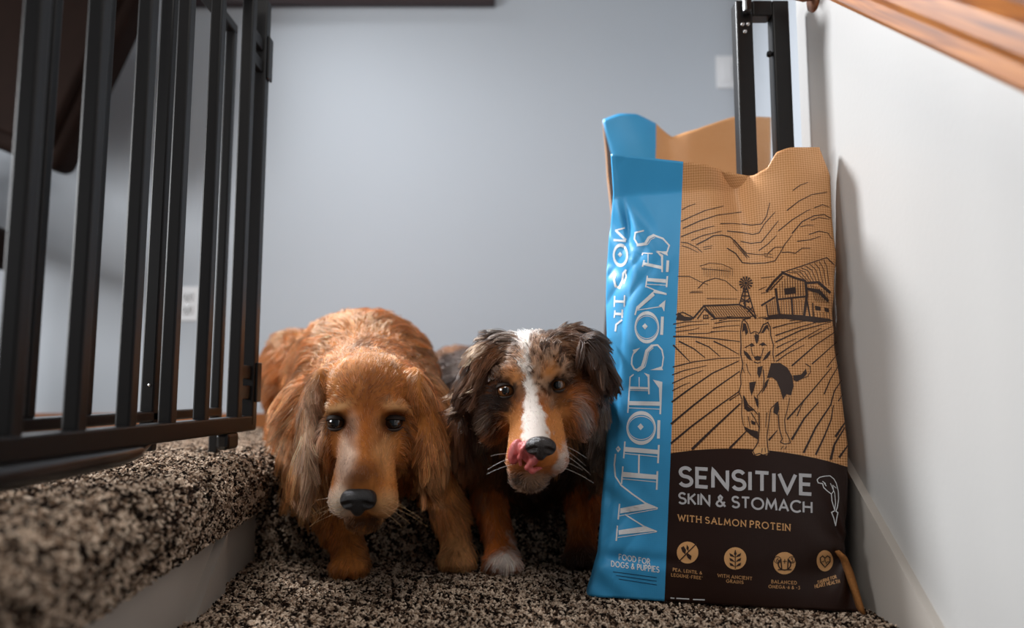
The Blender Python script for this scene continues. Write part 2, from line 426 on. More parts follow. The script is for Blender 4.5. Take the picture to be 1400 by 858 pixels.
# ------------------------------------------------------------------ outlet, switch, picture, handrail
def wall_plate(name, c, label, cat, duplex):
    e = empty(name, c); w, h = 0.070, 0.114
    bm = bmesh.new(); bm_box(bm, (-w / 2, -0.006, -h / 2), (w / 2, 0, h / 2), 0.003); bm_obj('plate', bm, M_WHITE, e)
    if duplex:
        for dz in (-0.021, 0.021):
            bm = bmesh.new(); bm_box(bm, (-0.017, -0.010, dz - 0.015), (0.017, -0.005, dz + 0.015), 0.004); s = bm_obj('socket', bm, M_WHITE, e)
            for dx in (-0.007, 0.007):
                bm = bmesh.new(); bm_box(bm, (dx - 0.0022, -0.0112, dz - 0.006), (dx + 0.0022, -0.0095, dz + 0.008)); bm_obj('slot', bm, M_DARK, s)
            bm = bmesh.new(); bm_box(bm, (-0.003, -0.0112, dz - 0.013), (0.003, -0.0095, dz - 0.008)); bm_obj('slot', bm, M_DARK, s)
    else:
        bm = bmesh.new(); bm_box(bm, (-0.017, -0.009, -0.033), (0.017, -0.005, 0.033), 0.002); bm_obj('rocker', bm, M_WHITE, e)
    bm = bmesh.new(); M = Matrix.Translation((0, -0.006, 0)) @ Matrix.Rotation(PI / 2, 4, 'X'); lathe(bm, [(0, 0.0015), (0.003, 0.001), (0.003, 0)], M, 10); bm_obj('screw', bm, M_STEEL, e)
    tag(e, label, cat)
c = P(258, 415, YB); wall_plate('wall_outlet', (c[0], YB, c[2]), 'white duplex electrical outlet low on the wall behind the gate', 'outlet', True)
c = P(993, 99, YB); wall_plate('light_switch', (c[0], YB, c[2]), 'white light switch plate on the wall left of the slim post frame', 'light switch', False)

# picture frame, only its lower edge is in view
a = P(262, 11, YB); b = P(677, 11, YB); zb = b[2]
pf = empty('picture_frame', ((a[0] + b[0]) / 2, YB, zb)); tag(pf, 'dark wooden picture frame hanging at the top of the back wall', 'picture frame')
W2 = (b[0] - a[0]) / 2; H = 0.62; T = 0.045
for nm, lo, hi in (('bottom_rail', (-W2, -0.03, 0), (W2, -0.001, T)), ('top_rail', (-W2, -0.03, H - T), (W2, -0.001, H)),
                   ('side_rail', (-W2, -0.03, T), (-W2 + T, -0.001, H - T)), ('side_rail', (W2 - T, -0.03, T), (W2, -0.001, H - T))):
    box_obj(nm, lo, hi, M_FRAME, pf, 0.004)
box_obj('print', (-W2 + T, -0.012, T), (W2 - T, -0.002, H - T), M_CANVAS, pf)

# handrail
hr = empty('handrail', (0.452, 1.0, 0.0)); tag(hr, 'honey oak handrail sloping down along the right wall', 'handrail')
def rail_pt(px, py, X):
    d = rays(px, py); t = X / d[0]; return CAM + d * t
pa = rail_pt(1400, 132, 0.432); pb = rail_pt(1128, 0, 0.432)
sl = (pb[2] - pa[2]) / (pb[1] - pa[1])
prof = [(-0.020, 0.006), (-0.014, 0.0), (0.014, 0.0), (0.020, 0.006), (0.020, 0.022), (0.024, 0.030), (0.024, 0.052), (0.016, 0.064), (0.0, 0.068), (-0.016, 0.064), (-0.024, 0.052), (-0.024, 0.030), (-0.020, 0.022)]
bm = bmesh.new(); uv = bm.loops.layers.uv.new('UVMap')
ya, yb = 0.05, 1.24; nseg = 24; rings = []
for i in range(nseg + 1):
    y = ya + (yb - ya) * i / nseg; z = pa[2] + sl * (y - pa[1]); vert = math.cos(math.atan(sl))
    rings.append([bm.verts.new((0.452 + px_, y - pz_ * math.sin(math.atan(sl)), z + pz_ * vert)) for px_, pz_ in prof])
m = len(prof)
plen = [0]
for i in range(m): plen.append(plen[-1] + math.dist(prof[i], prof[(i + 1) % m]))
for i in range(nseg):
    for j in range(m):
        f = bm.faces.new((rings[i][j], rings[i][(j + 1) % m], rings[i + 1][(j + 1) % m], rings[i + 1][j]))
        for lp, (uu, vv) in zip(f.loops, ((j, i), (j + 1, i), (j + 1, i + 1), (j, i + 1))): lp[uv].uv = (plen[uu] * 3.0, vv / nseg * 2.6)
bm.faces.new(rings[0]); bm.faces.new(rings[-1][::-1]); bmesh.ops.recalc_face_normals(bm, faces=bm.faces)
child(bm_obj('rail', bm, M_OAK), hr)
for yk in (1.215, 0.25):
    zc = pa[2] + sl * (yk - pa[1])
    bm = bmesh.new()
    pts = [(XW - 0.002, zc - 0.055), (XW - 0.02, zc - 0.058), (XW - 0.05, zc - 0.05), (0.462, zc - 0.03), (0.455, zc - 0.0)]
    rr = []
    for k, (x, z) in enumerate(pts):
        aa = Vector((pts[min(k + 1, 4)][0] - pts[max(k - 1, 0)][0], 0, pts[min(k + 1, 4)][1] - pts[max(k - 1, 0)][1])).normalized(); s = Vector((0, 1, 0)); t_ = aa.cross(s)
        rr.append([bm.verts.new(Vector((x, yk, z)) + (s * math.cos(q * PI / 5) + t_ * math.sin(q * PI / 5)) * 0.006) for q in range(10)])
    for A_, B_ in zip(rr, rr[1:]):
        for q in range(10): bm.faces.new((A_[q], A_[(q + 1) % 10], B_[(q + 1) % 10], B_[q]))
    lathe(bm, [(0, 0.006), (0.024, 0.005), (0.026, 0.0)], Matrix.Translation((XW, yk, zc - 0.055)) @ Matrix.Rotation(-PI / 2, 4, 'Y'), 20)
    bmesh.ops.recalc_face_normals(bm, faces=bm.faces)
    br = child(bm_obj('bracket', bm, M_COPPER, None, True), hr); br['label'] = 'bronze wall bracket'

# ------------------------------------------------------------------ gates
def vbar(name, x, y, z0, z1, sx, sy, parent, mat=None):
    return child(box_obj(name, (x - sx / 2, y - sy / 2, z0), (x + sx / 2, y + sy / 2, z1), mat or M_BLACK, None, 0.0028), parent)
def hbar(name, x0, x1, y0, y1, z0, z1, parent, mat=None, bev=0.003):
    bm = bmesh.new(); bar_between(bm, ((x0), y0, (z0 + z1) / 2), (x1, y1, (z0 + z1) / 2), 0.022, z1 - z0, bev); return child(bm_obj(name, bm, mat or M_BLACK), parent)
gx = lambda y: -0.498 + 0.0324 * (y - 0.73)
ztop = ZL + 0.865
g1 = empty('gate_door', (gx(1.27), 1.27, ZL)); tag(g1, 'black metal gate door with square bars swung open along the stair edge', 'gate')
hbar('bottom_rail', gx(0.42), gx(1.352), 0.42, 1.352, ZL + 0.051, ZL + 0.078, g1)
hbar('top_rail', gx(0.42), gx(1.287), 0.42, 1.287, ztop - 0.025, ztop, g1)
for n in (-2, -1, 0, 1, 2, 3, 4):
    y = 0.73 + 0.1048 * n; vbar('bar', gx(y), y, ZL + 0.075, ztop - 0.022, 0.0195, 0.0195, g1)
vbar('stile', gx(1.275), 1.275, ZL + 0.075, ztop - 0.02, 0.021, 0.021, g1); vbar('stile', gx(0.43), 0.43, ZL + 0.075, ztop - 0.02, 0.021, 0.021, g1)
vbar('hinge_post', gx(1.34), 1.34, ZL + 0.06, ztop + 0.003, 0.023, 0.023, g1)
for zc, hh in ((P(347, 70, 1.31)[2], 0.07), (P(330, 522, 1.31)[2], 0.06)):
    for dz in (-1, 1):
        h_ = child(box_obj('hinge_leaf', (gx(1.31) - 0.006, 1.283, zc + dz * hh * 0.3 - 0.012), (gx(1.31) + 0.007, 1.332, zc + dz * hh * 0.3 + 0.012), M_BLACK, None, 0.002), g1)
    child(box_obj('hinge_plate', (gx(1.34) + 0.011, 1.333, zc - hh * 0.6), (gx(1.34) + 0.016, 1.356, zc + hh * 0.6), M_BLACK, None, 0.002), g1)
# moulded plastic foot below the rail
bm = bmesh.new(); rr = []
for i in range(15):
    y = 0.36 + (1.0 - 0.36) * i / 14; tt = i / 14; e = max(0.02, 1 - max(0, (tt - 0.82) / 0.18) ** 2) ** 0.5
    hgt = (0.036 - 0.014 * tt) * e; zc = ZL + 0.052 - hgt / 2
    rr.append([bm.verts.new((gx(y) + 0.019 * e * math.copysign(abs(math.cos(q)) ** 0.6, math.cos(q)), y, zc + hgt / 2 * math.copysign(abs(math.sin(q)) ** 0.6, math.sin(q)))) for q in np.linspace(0, 2 * PI, 16, endpoint=False)])
for A_, B_ in zip(rr, rr[1:]):
    for q in range(16): bm.faces.new((A_[q], A_[(q + 1) % 16], B_[(q + 1) % 16], B_[q]))
bm.faces.new(rr[0]); bm.faces.new(rr[-1][::-1]); bmesh.ops.recalc_face_normals(bm, faces=bm.faces)
f_ = child(bm_obj('foot_bumper', bm, M_RUBBER, None, True), g1); f_['label'] = 'glossy black plastic bumper'
child(box_obj('hinge_foot', (gx(1.25) - 0.012, 1.23, ZL + 0.024), (gx(1.25) + 0.010, 1.28, ZL + 0.052), M_RUBBER, None, 0.006), g1)

X2 = -0.562
g2 = empty('folding_gate', (X2, 1.35, ZL)); tag(g2, 'black metal gate panel with thin bars folded behind the swung gate door', 'gate')
hbar('bottom_rail', X2, X2, 0.44, 1.405, ZL + 0.075, ZL + 0.091, g2); hbar('top_rail', X2, X2, 0.44, 1.405, ztop - 0.03, ztop - 0.012, g2)
for y in (0.62, 0.7355, 0.8515, 0.967, 1.085): vbar('bar', X2, y, ZL + 0.09, ztop - 0.02, 0.016, 0.016, g2)
vbar('centre_stile', X2, 1.142, ZL + 0.03, ztop - 0.015, 0.022, 0.018, g2)
vbar('end_stile', X2, 1.40, ZL + 0.006, ztop - 0.015, 0.018, 0.018, g2); vbar('end_stile', X2, 0.45, ZL + 0.006, ztop - 0.015, 0.018, 0.018, g2)
bm = bmesh.new(); lathe(bm, [(0, 0.002), (0.0022, 0.001), (0.0025, 0)], Matrix.Translation((X2 + 0.003, 1.133, P(201, 526, 1.133)[2])) @ Matrix.Rotation(PI / 2, 4, 'X'), 10)
child(bm_obj('screw', bm, M_STEEL), g2)

# slim frame of the gate against the right wall
YG = 1.262
q0 = P(1006, 120, YG)[0]; q1 = P(1079, 120, YG)[0]
gf = empty('wall_gate', ((q0 + q1) / 2, YG, 0.0)); tag(gf, 'slim black metal gate frame standing against the right wall behind the bag', 'gate')
zt = P(1040, 6, YG)[2]; s = 0.030
vbar('post', q0 + s / 2, YG, 0.012, zt, s, s, gf); vbar('post', q1 - s / 2, YG, 0.012, zt, s, s, gf)
child(box_obj('top_bar', (q0 + s, YG - s / 2, zt - 0.029), (q1 - s, YG + s / 2, zt), M_BLACK, None, 0.0028), gf)
child(box_obj('bottom_bar', (q0 + s, YG - s / 2, 0.014), (q1 - s, YG + s / 2, 0.042), M_BLACK, None, 0.0028), gf)
lt = child(box_obj('latch_catch', (q0 + 0.010, YG - s / 2 - 0.014, zt - 0.030), (q0 + 0.026, YG - s / 2 + 0.002, zt + 0.008), M_RUBBER, None, 0.005), gf)
for (sx, sy) in ((1010.5, 33), (1018, 33), (1014, 43)):
    p = P(sx, sy, YG - s / 2); bm = bmesh.new(); lathe(bm, [(0, 0.003), (0.0035, 0.0018), (0.004, 0)], Matrix.Translation(Vector(p) + Vector((0.006, 0, 0))) @ Matrix.Rotation(PI / 2, 4, 'X'), 12)
    child(bm_obj('screw', bm, M_STEEL, None, True), gf)
p = P(1056, 76, YG); bm = bmesh.new(); lathe(bm, [(0, 0.010), (0.005, 0.009), (0.006, 0.004), (0.004, 0.002), (0.004, -0.004)], Matrix.Translation((q1 - s, YG - 0.006, p[2])) @ Matrix.Rotation(-PI / 2, 4, 'Y'), 14)
child(bm_obj('stop_pin', bm, M_BLACK, None, True), gf)
for zz in (0.52, 0.10):
    bm = bmesh.new(); lathe(bm, [(0, 0.0), (0.006, 0.0), (0.006, XW - q1 - 0.006), (0.02, XW - q1 - 0.006), (0.02, XW - q1 - 0.0005), (0, XW - q1 - 0.0005)], Matrix.Translation((q1, YG, zz)) @ Matrix.Rotation(PI / 2, 4, 'Y'), 18)
    child(bm_obj('wall_pad', bm, M_RUBBER), gf)

# ------------------------------------------------------------------ dark brown swivel chair, far left
def rounded_slab(name, w, d, h, bev, M, mat, parent, bulge=0.0):
    bm = bmesh.new(); bmesh.ops.create_cube(bm, size=1.0); bmesh.ops.scale(bm, vec=(w, d, h), verts=bm.verts)
    bmesh.ops.bevel(bm, geom=bm.edges[:], offset=bev, segments=5, affect='EDGES', profile=0.5)
    bmesh.ops.transform(bm, matrix=M, verts=bm.verts)
    return child(bm_obj(name, bm, mat, None, True), parent)
DC = 2.02
ch = empty('swivel_chair', (-1.62, DC, ZL)); tag(ch, 'dark brown leather swivel chair behind the gate at the far left', 'chair')
cor = P(74, 232, DC - 0.05); top = P(186, -4, DC - 0.05)
ax = Vector((top[0] - cor[0], 0, top[2] - cor[2])); ang = math.atan2(ax.x, ax.z)
wB, hB = 0.50, 0.62
R_ = Matrix.Rotation(ang, 4, 'Y')
cen = Vector(cor) + R_ @ Vector((-wB / 2, 0.05, hB / 2))
bk = rounded_slab('backrest', wB, 0.10, hB, 0.03, Matrix.Translation(cen) @ R_, M_LEATHER, ch)
rounded_slab('back_cushion', wB * 0.86, 0.04, hB * 0.86, 0.018, Matrix.Translation(cen + R_ @ Vector((0, -0.055, 0))) @ R_, M_LEATHER, ch)
sc = P(2, 218, DC - 0.2)
rounded_slab('seat', 0.52, 0.34, 0.11, 0.04, Matrix.Translation((sc[0] - 0.33, DC - 0.05, sc[2] - 0.12)) @ Matrix.Rotation(0.35, 4, 'Y'), M_LEATHER, ch)
for yy in (DC - 0.235, DC + 0.135):
    rounded_slab('armrest', 0.34, 0.045, 0.045, 0.018, Matrix.Translation((sc[0] - 0.48, yy, sc[2] + 0.12)), M_BLACK, ch)
    rounded_slab('arm_post', 0.03, 0.03, 0.22, 0.008, Matrix.Translation((sc[0] - 0.48, yy, sc[2] + 0.01)), M_BLACK, ch)
hz = sc[2] - 0.12 - ZL
bm = bmesh.new(); lathe(bm, [(0, 0.06), (0.03, 0.06), (0.03, 0.25), (0.018, 0.26), (0.018, hz), (0, hz)], Matrix.Translation((-1.62, DC - 0.05, ZL)), 18); child(bm_obj('gas_post', bm, M_BLACK, None, True), ch)
for k in range(5):
    a_ = 2 * PI * k / 5 + 0.3; bm = bmesh.new(); bar_between(bm, (-1.62, DC - 0.05, ZL + 0.085), (-1.62 + 0.24 * math.cos(a_), DC - 0.05 + 0.24 * math.sin(a_), ZL + 0.06), 0.035, 0.03, 0.006)
    lg = child(bm_obj('base_leg', bm, M_BLACK), ch)
    bm = bmesh.new(); lathe(bm, [(0, -0.015), (0.025, -0.015), (0.025, 0.015), (0, 0.015)], Matrix.Translation((-1.62 + 0.24 * math.cos(a_), DC - 0.05 + 0.24 * math.sin(a_), ZL + 0.026)) @ Matrix.Rotation(PI / 2, 4, 'X'), 16)
    cw = bm_obj('caster', bm, M_RUBBER, lg); cw.matrix_parent_inverse = Matrix.Translation(-Vector(ch.location))
    cw.matrix_parent_inverse = Matrix.Identity(4)
# ================================================================== BAGS
def bag_material(name, blue_line, brown_arc, gusset=None):
    """colour zones from UV = metres on the bag face; blue_line: a = k0 + k1 b ; brown_arc: b < c0 + c1 a + c2 a^2"""
    m, nt, b = new_mat(name); L = nt.links
    uv = N(nt, 'ShaderNodeUVMap', uv_map='UVMap'); sp = N(nt, 'ShaderNodeSeparateXYZ'); L.new(uv.outputs['UV'], sp.inputs[0])
    def math_(op, x, y=None, z=None):
        n = N(nt, 'ShaderNodeMath', operation=op)
        for i, q in enumerate((x, y, z)):
            if q is None: continue
            if isinstance(q, (int, float)): n.inputs[i].default_value = q
            else: L.new(q, n.inputs[i])
        return n.outputs[0]
    a, bb = sp.outputs[0], sp.outputs[1]
    def weave(period):
        k = 2 * PI / period
        w1 = math_('SINE', math_('MULTIPLY', a, k)); w2 = math_('SINE', math_('MULTIPLY', bb, k))
        return math_('MULTIPLY_ADD', math_('ADD', math_('ABSOLUTE', w1), math_('ABSOLUTE', w2)), 0.5, 0.0)
    wv = weave(0.0078)
    tc = N(nt, 'ShaderNodeTexCoord')
    nz = N(nt, 'ShaderNodeTexNoise'); nz.inputs['Scale'].default_value = 420; nz.inputs['Detail'].default_value = 3; L.new(uv.outputs['UV'], nz.inputs['Vector'])
    nz2 = N(nt, 'ShaderNodeTexNoise'); nz2.inputs['Scale'].default_value = 7; nz2.inputs['Detail'].default_value = 4; L.new(uv.outputs['UV'], nz2.inputs['Vector'])
    kr = N(nt, 'ShaderNodeValToRGB'); e = kr.color_ramp.elements
    e[0].position = 0.16; e[0].color = (*srgb(112, 66, 26), 1); e[1].position = 0.78; e[1].color = (*srgb(228, 176, 126), 1)
    x = kr.color_ramp.elements.new(0.44); x.color = (*srgb(200, 138, 84), 1)
    amp = math_('MULTIPLY_ADD', bb, -0.62, 0.88); fac = math_('ADD', math_('MULTIPLY_ADD', math_('SUBTRACT', wv, 0.62), amp, 0.46), math_('MULTIPLY', nz.outputs['Fac'], 0.26))
    fac = math_('ADD', fac, math_('MULTIPLY_ADD', nz2.outputs['Fac'], 0.25, -0.16))
    L.new(fac, kr.inputs['Fac'])
    isblue = math_('LESS_THAN', a, math_('MULTIPLY_ADD', bb, blue_line[1], blue_line[0]))
    mb = N(nt, 'ShaderNodeMix', data_type='RGBA'); mb.inputs['A'].default_value = (*srgb(52, 148, 202), 1); mb.inputs['B'].default_value = (*srgb(76, 168, 218), 1)
    L.new(nz2.outputs['Fac'], mb.inputs['Factor'])
    col = kr.outputs['Color']
    if brown_arc is not None:
        arc = math_('ADD', math_('MULTIPLY_ADD', a, brown_arc[1], brown_arc[0]), math_('MULTIPLY', math_('MULTIPLY', a, a), brown_arc[2]))
        isbr = math_('LESS_THAN', bb, arc)
        m2 = N(nt, 'ShaderNodeMix', data_type='RGBA'); m2.inputs['B'].default_value = (*srgb(44, 26, 20), 1)
        L.new(isbr, m2.inputs['Factor']); L.new(col, m2.inputs['A']); col = m2.outputs['Result']
    m3 = N(nt, 'ShaderNodeMix', data_type='RGBA'); L.new(isblue, m3.inputs['Factor']); L.new(col, m3.inputs['A']); L.new(mb.outputs['Result'], m3.inputs['B'])
    colf = m3.outputs['Result']
    if gusset is not None:
        m4 = N(nt, 'ShaderNodeMix', data_type='RGBA'); m4.inputs['B'].default_value = (*srgb(44, 26, 20), 1)
        L.new(math_('LESS_THAN', a, math_('MULTIPLY_ADD', bb, gusset[1], gusset[0])), m4.inputs['Factor']); L.new(colf, m4.inputs['A']); colf = m4.outputs['Result']
    L.new(colf, b.inputs['Base Color'])
    b.inputs['Roughness'].default_value = 0.43; b.inputs['Specular IOR Level'].default_value = 0.27
    bp = N(nt, 'ShaderNodeBump'); bp.inputs['Strength'].default_value = 0.10; bp.inputs['Distance'].default_value = 0.001
    L.new(weave(0.0036), bp.inputs['Height']); L.new(bp.outputs['Normal'], b.inputs['Normal'])
    return m

class Bag:
    def __init__(s, A, B, lean):
        s.A = np.array(A, float); B = np.array(B, float)
        s.ea = unit(B - s.A); n0 = np.array([s.ea[1], -s.ea[0], 0.0])
        if n0[1] > 0: n0 = -n0
        s.eb = unit(np.array([0, 0, 1.0]) * math.cos(lean) - n0 * math.sin(lean)); s.n = unit(np.cross(s.ea, s.eb))
        if s.n[1] > 0: s.n = -s.n
    def ab(s, px, py, off=0.0):
        d = rays(px, py); o = s.A + s.n * np.asarray(off)[..., None] - CAM
        t = (o @ s.n) / (d @ s.n); p = CAM + d * t[..., None] - s.A
        return p @ s.ea, p @ s.eb
    def line(s, pts):
        a, b = s.ab(np.array([p[0] for p in pts], float), np.array([p[1] for p in pts], float), np.zeros(len(pts)))
        i = np.argsort(b); return b[i], a[i]
    def setup(s, left, right, top, crease, bulge, slant, extra, back):
        s.L, s.R, s.C = s.line(left), s.line(right), s.line(crease)
        a, b = s.ab(np.array([p[0] for p in top], float), np.array([p[1] for p in top], float), np.zeros(len(top)))
        aL = np.interp(b, *s.L); aR = np.interp(b, *s.R)
        s.T = ((a - aL) / (aR - aL), b); s.H = b.max()
        s.bulge, s.slant, s.extra, s.back = bulge, slant, extra, back
    def relief(s, a, b):
        aC = np.interp(b, *s.C); aR = np.interp(b, *s.R); t = np.clip(b / s.H, 0, 1)
        u = np.clip((a - aC) / np.maximum(aR - aC, 1e-3), 0, 1)
        prof = np.interp(t, [0, 0.06, 0.2, 0.45, 0.75, 0.93, 1], [0.35, 0.6, 0.9, 1.0, 0.75, 0.35, 0.2])
        r = s.bulge * prof * np.sin(PI * u) ** 0.55
        r = r - s.slant * np.maximum(0, aC - a)
        return r + s.extra(s, a, b, u, t)
    def surf(s, a, b, off=0.0):
        r = s.relief(a, b) + off
        return s.A + a[..., None] * s.ea + b[..., None] * s.eb + r[..., None] * s.n
    def px2ab(s, px, py):
        r = np.zeros(np.shape(px))
        for _ in range(6):
            a, b = s.ab(px, py, r); r = s.relief(a, b)
        return a, b
    def px2surf(s, px, py, off):
        a, b = s.px2ab(px, py)
        return s.surf(a, b, off)
    def build(s, name, mat, parent, NS=130, NT=170):
        S = np.linspace(0, 1, NS + 1); rows = []; uvs = []; nb = 24; nsd = 7
        for j in range(NT + 1):
            t = j / NT; b = t * np.interp(S, *s.T)
            aL = np.interp(b, *s.L); aR = np.interp(b, *s.R); a = aL + (aR - aL) * S
            f = s.surf(a, b); th = s.back(t)
            # back panel, flat, a little bulged
            sb = np.linspace(1, 0, nb + 1); bb = t * np.interp(sb, *s.T); ab = np.interp(bb, *s.L) * (1 - sb) + np.interp(bb, *s.R) * sb
            base = np.interp(sb, [0, 1], [s.relief(aL[:1], b[:1])[0], s.relief(aR[-1:], b[-1:])[0]])
            bk = s.A + ab[:, None] * s.ea + bb[:, None] * s.eb + (base - th - 0.25 * th * np.sin(PI * sb))[:, None] * s.n
            def side(p, q, k, w):
                x = np.linspace(0, 1, nsd + 2)[1:-1]
                return p + (q - p) * x[:, None] + s.ea * (k * w * np.sin(PI * x))[:, None]
            fold = np.interp(t, [0, 0.5, 0.85, 1], [0.10, 0.05, -0.25, -0.6]) * th
            rs = side(f[-1], bk[0], 1, fold); ls = side(bk[-1], f[0], -1, fold)
            rows.append(np.concatenate([f, rs, bk, ls]))
            ua = np.concatenate([a, aR[-1] + np.linspace(0.01, th, nsd), 2 * aR[-1] - ab + th, aL[0] - np.linspace(th, 0.01, nsd)])
            ub = np.concatenate([b, np.full(nsd, b[-1]), bb, np.full(nsd, b[0])]); uvs.append(np.stack([ua, ub], 1))
        m = len(rows[0]); V = np.concatenate(rows); UV = np.concatenate(uvs); Q = []
        for j in range(NT):
            i = np.arange(m); i2 = (i + 1) % m
            Q.append(np.stack([j * m + i, j * m + i2, (j + 1) * m + i2, (j + 1) * m + i], 1))
        Q = np.concatenate(Q)
        # close top and bottom by joining front columns to back columns
        caps = []; nf = NS + 1
        fi = np.arange(nf); bi = nf + nsd + np.round((1 - np.linspace(0, 1, nf)) * nb).astype(int)
        for base, fl in ((0, True), (NT * m, False)):
            q = np.stack([base + fi[:-1], base + fi[1:], base + bi[1:], base + bi[:-1]], 1)
            caps.append(q[:, ::-1] if fl else q)
        faces = [tuple(q) for q in Q] + [tuple(dict.fromkeys(q)) for c in caps for q in c]
        o = mesh_obj(name, V, faces, mat, None, True)
        lay = o.data.uv_layers.new(name='UVMap'); li = np.empty(len(o.data.loops), np.int32); o.data.loops.foreach_get('vertex_index', li)
        lay.data.foreach_set('uv', UV[li].astype(np.float32).ravel())
        return child(o, parent)

# ---- front bag
A = P(805, 814, 1.0); d = rays(805, 814); A = CAM + d * (-(CAM[2] - 0.008) / d[2]); d = rays(1176, 836); B = CAM + d * (-(CAM[2] - 0.008) / d[2])
bag = Bag(A, B, math.radians(6.5))
wr = Noise3(21); wr2 = Noise3(22)
def g_(x, c, w): return np.exp(-((x - c) / w) ** 2)
def front_extra(s, a, b, u, t):
    X = np.stack([a * 1.0, b * 0.8, np.zeros_like(a)], -1)
    edge = np.clip(np.minimum(u, 1 - u) * 6, 0, 1)
    r = 0.0022 * wr(X, 26.0) * (0.4 + 0.6 * edge)
    # soft vertical folds below the folded top, a deeper one right of the middle
    r += -0.030 * g_(u, 0.56, 0.075) * np.clip((t - 0.62) / 0.38, 0, 1) ** 1.3
    r += 0.022 * g_(u, 0.82, 0.13) * np.clip((t - 0.6) / 0.4, 0, 1)
    r += 0.004 * np.sin(b * 95 + 2.2 * np.sin(a * 18)) * g_(t, 0.62, 0.10) * np.clip((u - 0.5) / 0.5, 0, 1)
    # double thickness of the turned-down top
    r += 0.55 * np.maximum(0, b - s.fold_b) * np.clip(1 - (u - 0.5) * 10, 0, 1)
    # bottom fold crease rising slightly to the right
    r += -0.008 * g_(b, 0.058 + 0.0 * a, 0.009) * np.clip(1 - u * 2.2, 0, 1) - 0.004 * g_(b, 0.03 + 0.02 * u, 0.02) * u
    # pinched lower right corner with wrinkles fanning from it
    rr = np.hypot((u - 1.02) * 0.38, b - 0.085); an = np.arctan2(b - 0.085, 1.02 - u)
    r += 0.006 * np.sin(an * 9 + 1.0) * np.exp(-(rr / 0.10) ** 2) * np.clip(rr / 0.03, 0, 1)
    # crumpled upper end of the blue corner
    r += 0.006 * np.sin((a * 0.8 + b * 0.55) * 150) * g_(t, 0.80, 0.10) * np.clip(1 - u * 6, 0, 1)
    kb = np.abs(np.sin((a * 1.3 - b * 0.55) * 62 + 1.3 * np.sin(b * 31))) ** 0.7
    r += 0.0050 * kb * np.clip(1 - u * 4.2, 0, 1) * (0.5 + 0.5 * np.sin(b * 17))
    r += -0.016 * np.exp(-(((a - np.interp(b, *s.C)) - 0.002) / 0.006) ** 2) * g_(t, 0.845, 0.045)
    r += 0.0045 * np.sin((a + b * 0.9) * 105 + 1.5 * np.sin(b * 40)) * np.clip(1 - u * 4.5, 0, 1) * np.clip(0.6 - t, 0, 1)
    return r
bag.fold_b = bag.ab(np.array([930.]), np.array([264.]), np.zeros(1))[1][0]
bag.setup(
    left=[(805, 814), (809, 800), (816, 775), (820, 757), (823, 720), (828, 640), (832, 560), (829, 480), (826, 410), (827, 350), (833, 300), (838, 262), (837, 222)],
    right=[(1176, 836), (1168, 800), (1156, 762), (1154, 745), (1158, 700), (1159, 610), (1148, 520), (1140, 470), (1138, 420), (1143, 350), (1137, 300), (1134, 240), (1120, 205)],
    top=[(837, 222), (885, 226), (935, 231), (985, 236), (1030, 243), (1047, 236), (1058, 218), (1075, 212), (1120, 203)],
    crease=[(805, 814), (818, 775), (829, 752), (834, 720), (840, 640), (845, 560), (850, 480), (858, 410), (864, 350), (858, 310), (848, 270), (840, 222)],
    bulge=0.036, slant=0.9, extra=front_extra,
    back=lambda t: 0.10 * np.interp(t, [0, 0.1, 0.5, 0.9, 1], [0.95, 1, 0.8, 0.25, 0.08]))
def fit(b_pts, deg, swap=False):
    a, b = bag.px2ab(np.array([p[0] for p in b_pts], float), np.array([p[1] for p in b_pts], float))
    return (np.polyfit(b, a, deg) if swap else np.polyfit(a, b, deg))[::-1]
blue = fit([(935, 240), (929, 340), (918, 520), (913, 700), (911, 812)], 1, True)
arc = fit([(916, 619), (960, 615), (1000, 613), (1040, 614), (1080, 619), (1120, 627), (1155, 637)], 2)
M_BAG = bag_material('bag_print', blue, arc)
bg = empty('dog_food_bag', tuple(A)); tag(bg, 'tall blue and brown dog food bag standing on the stair step beside the dogs', 'dog food bag')
bag.build('sack', M_BAG, bg)

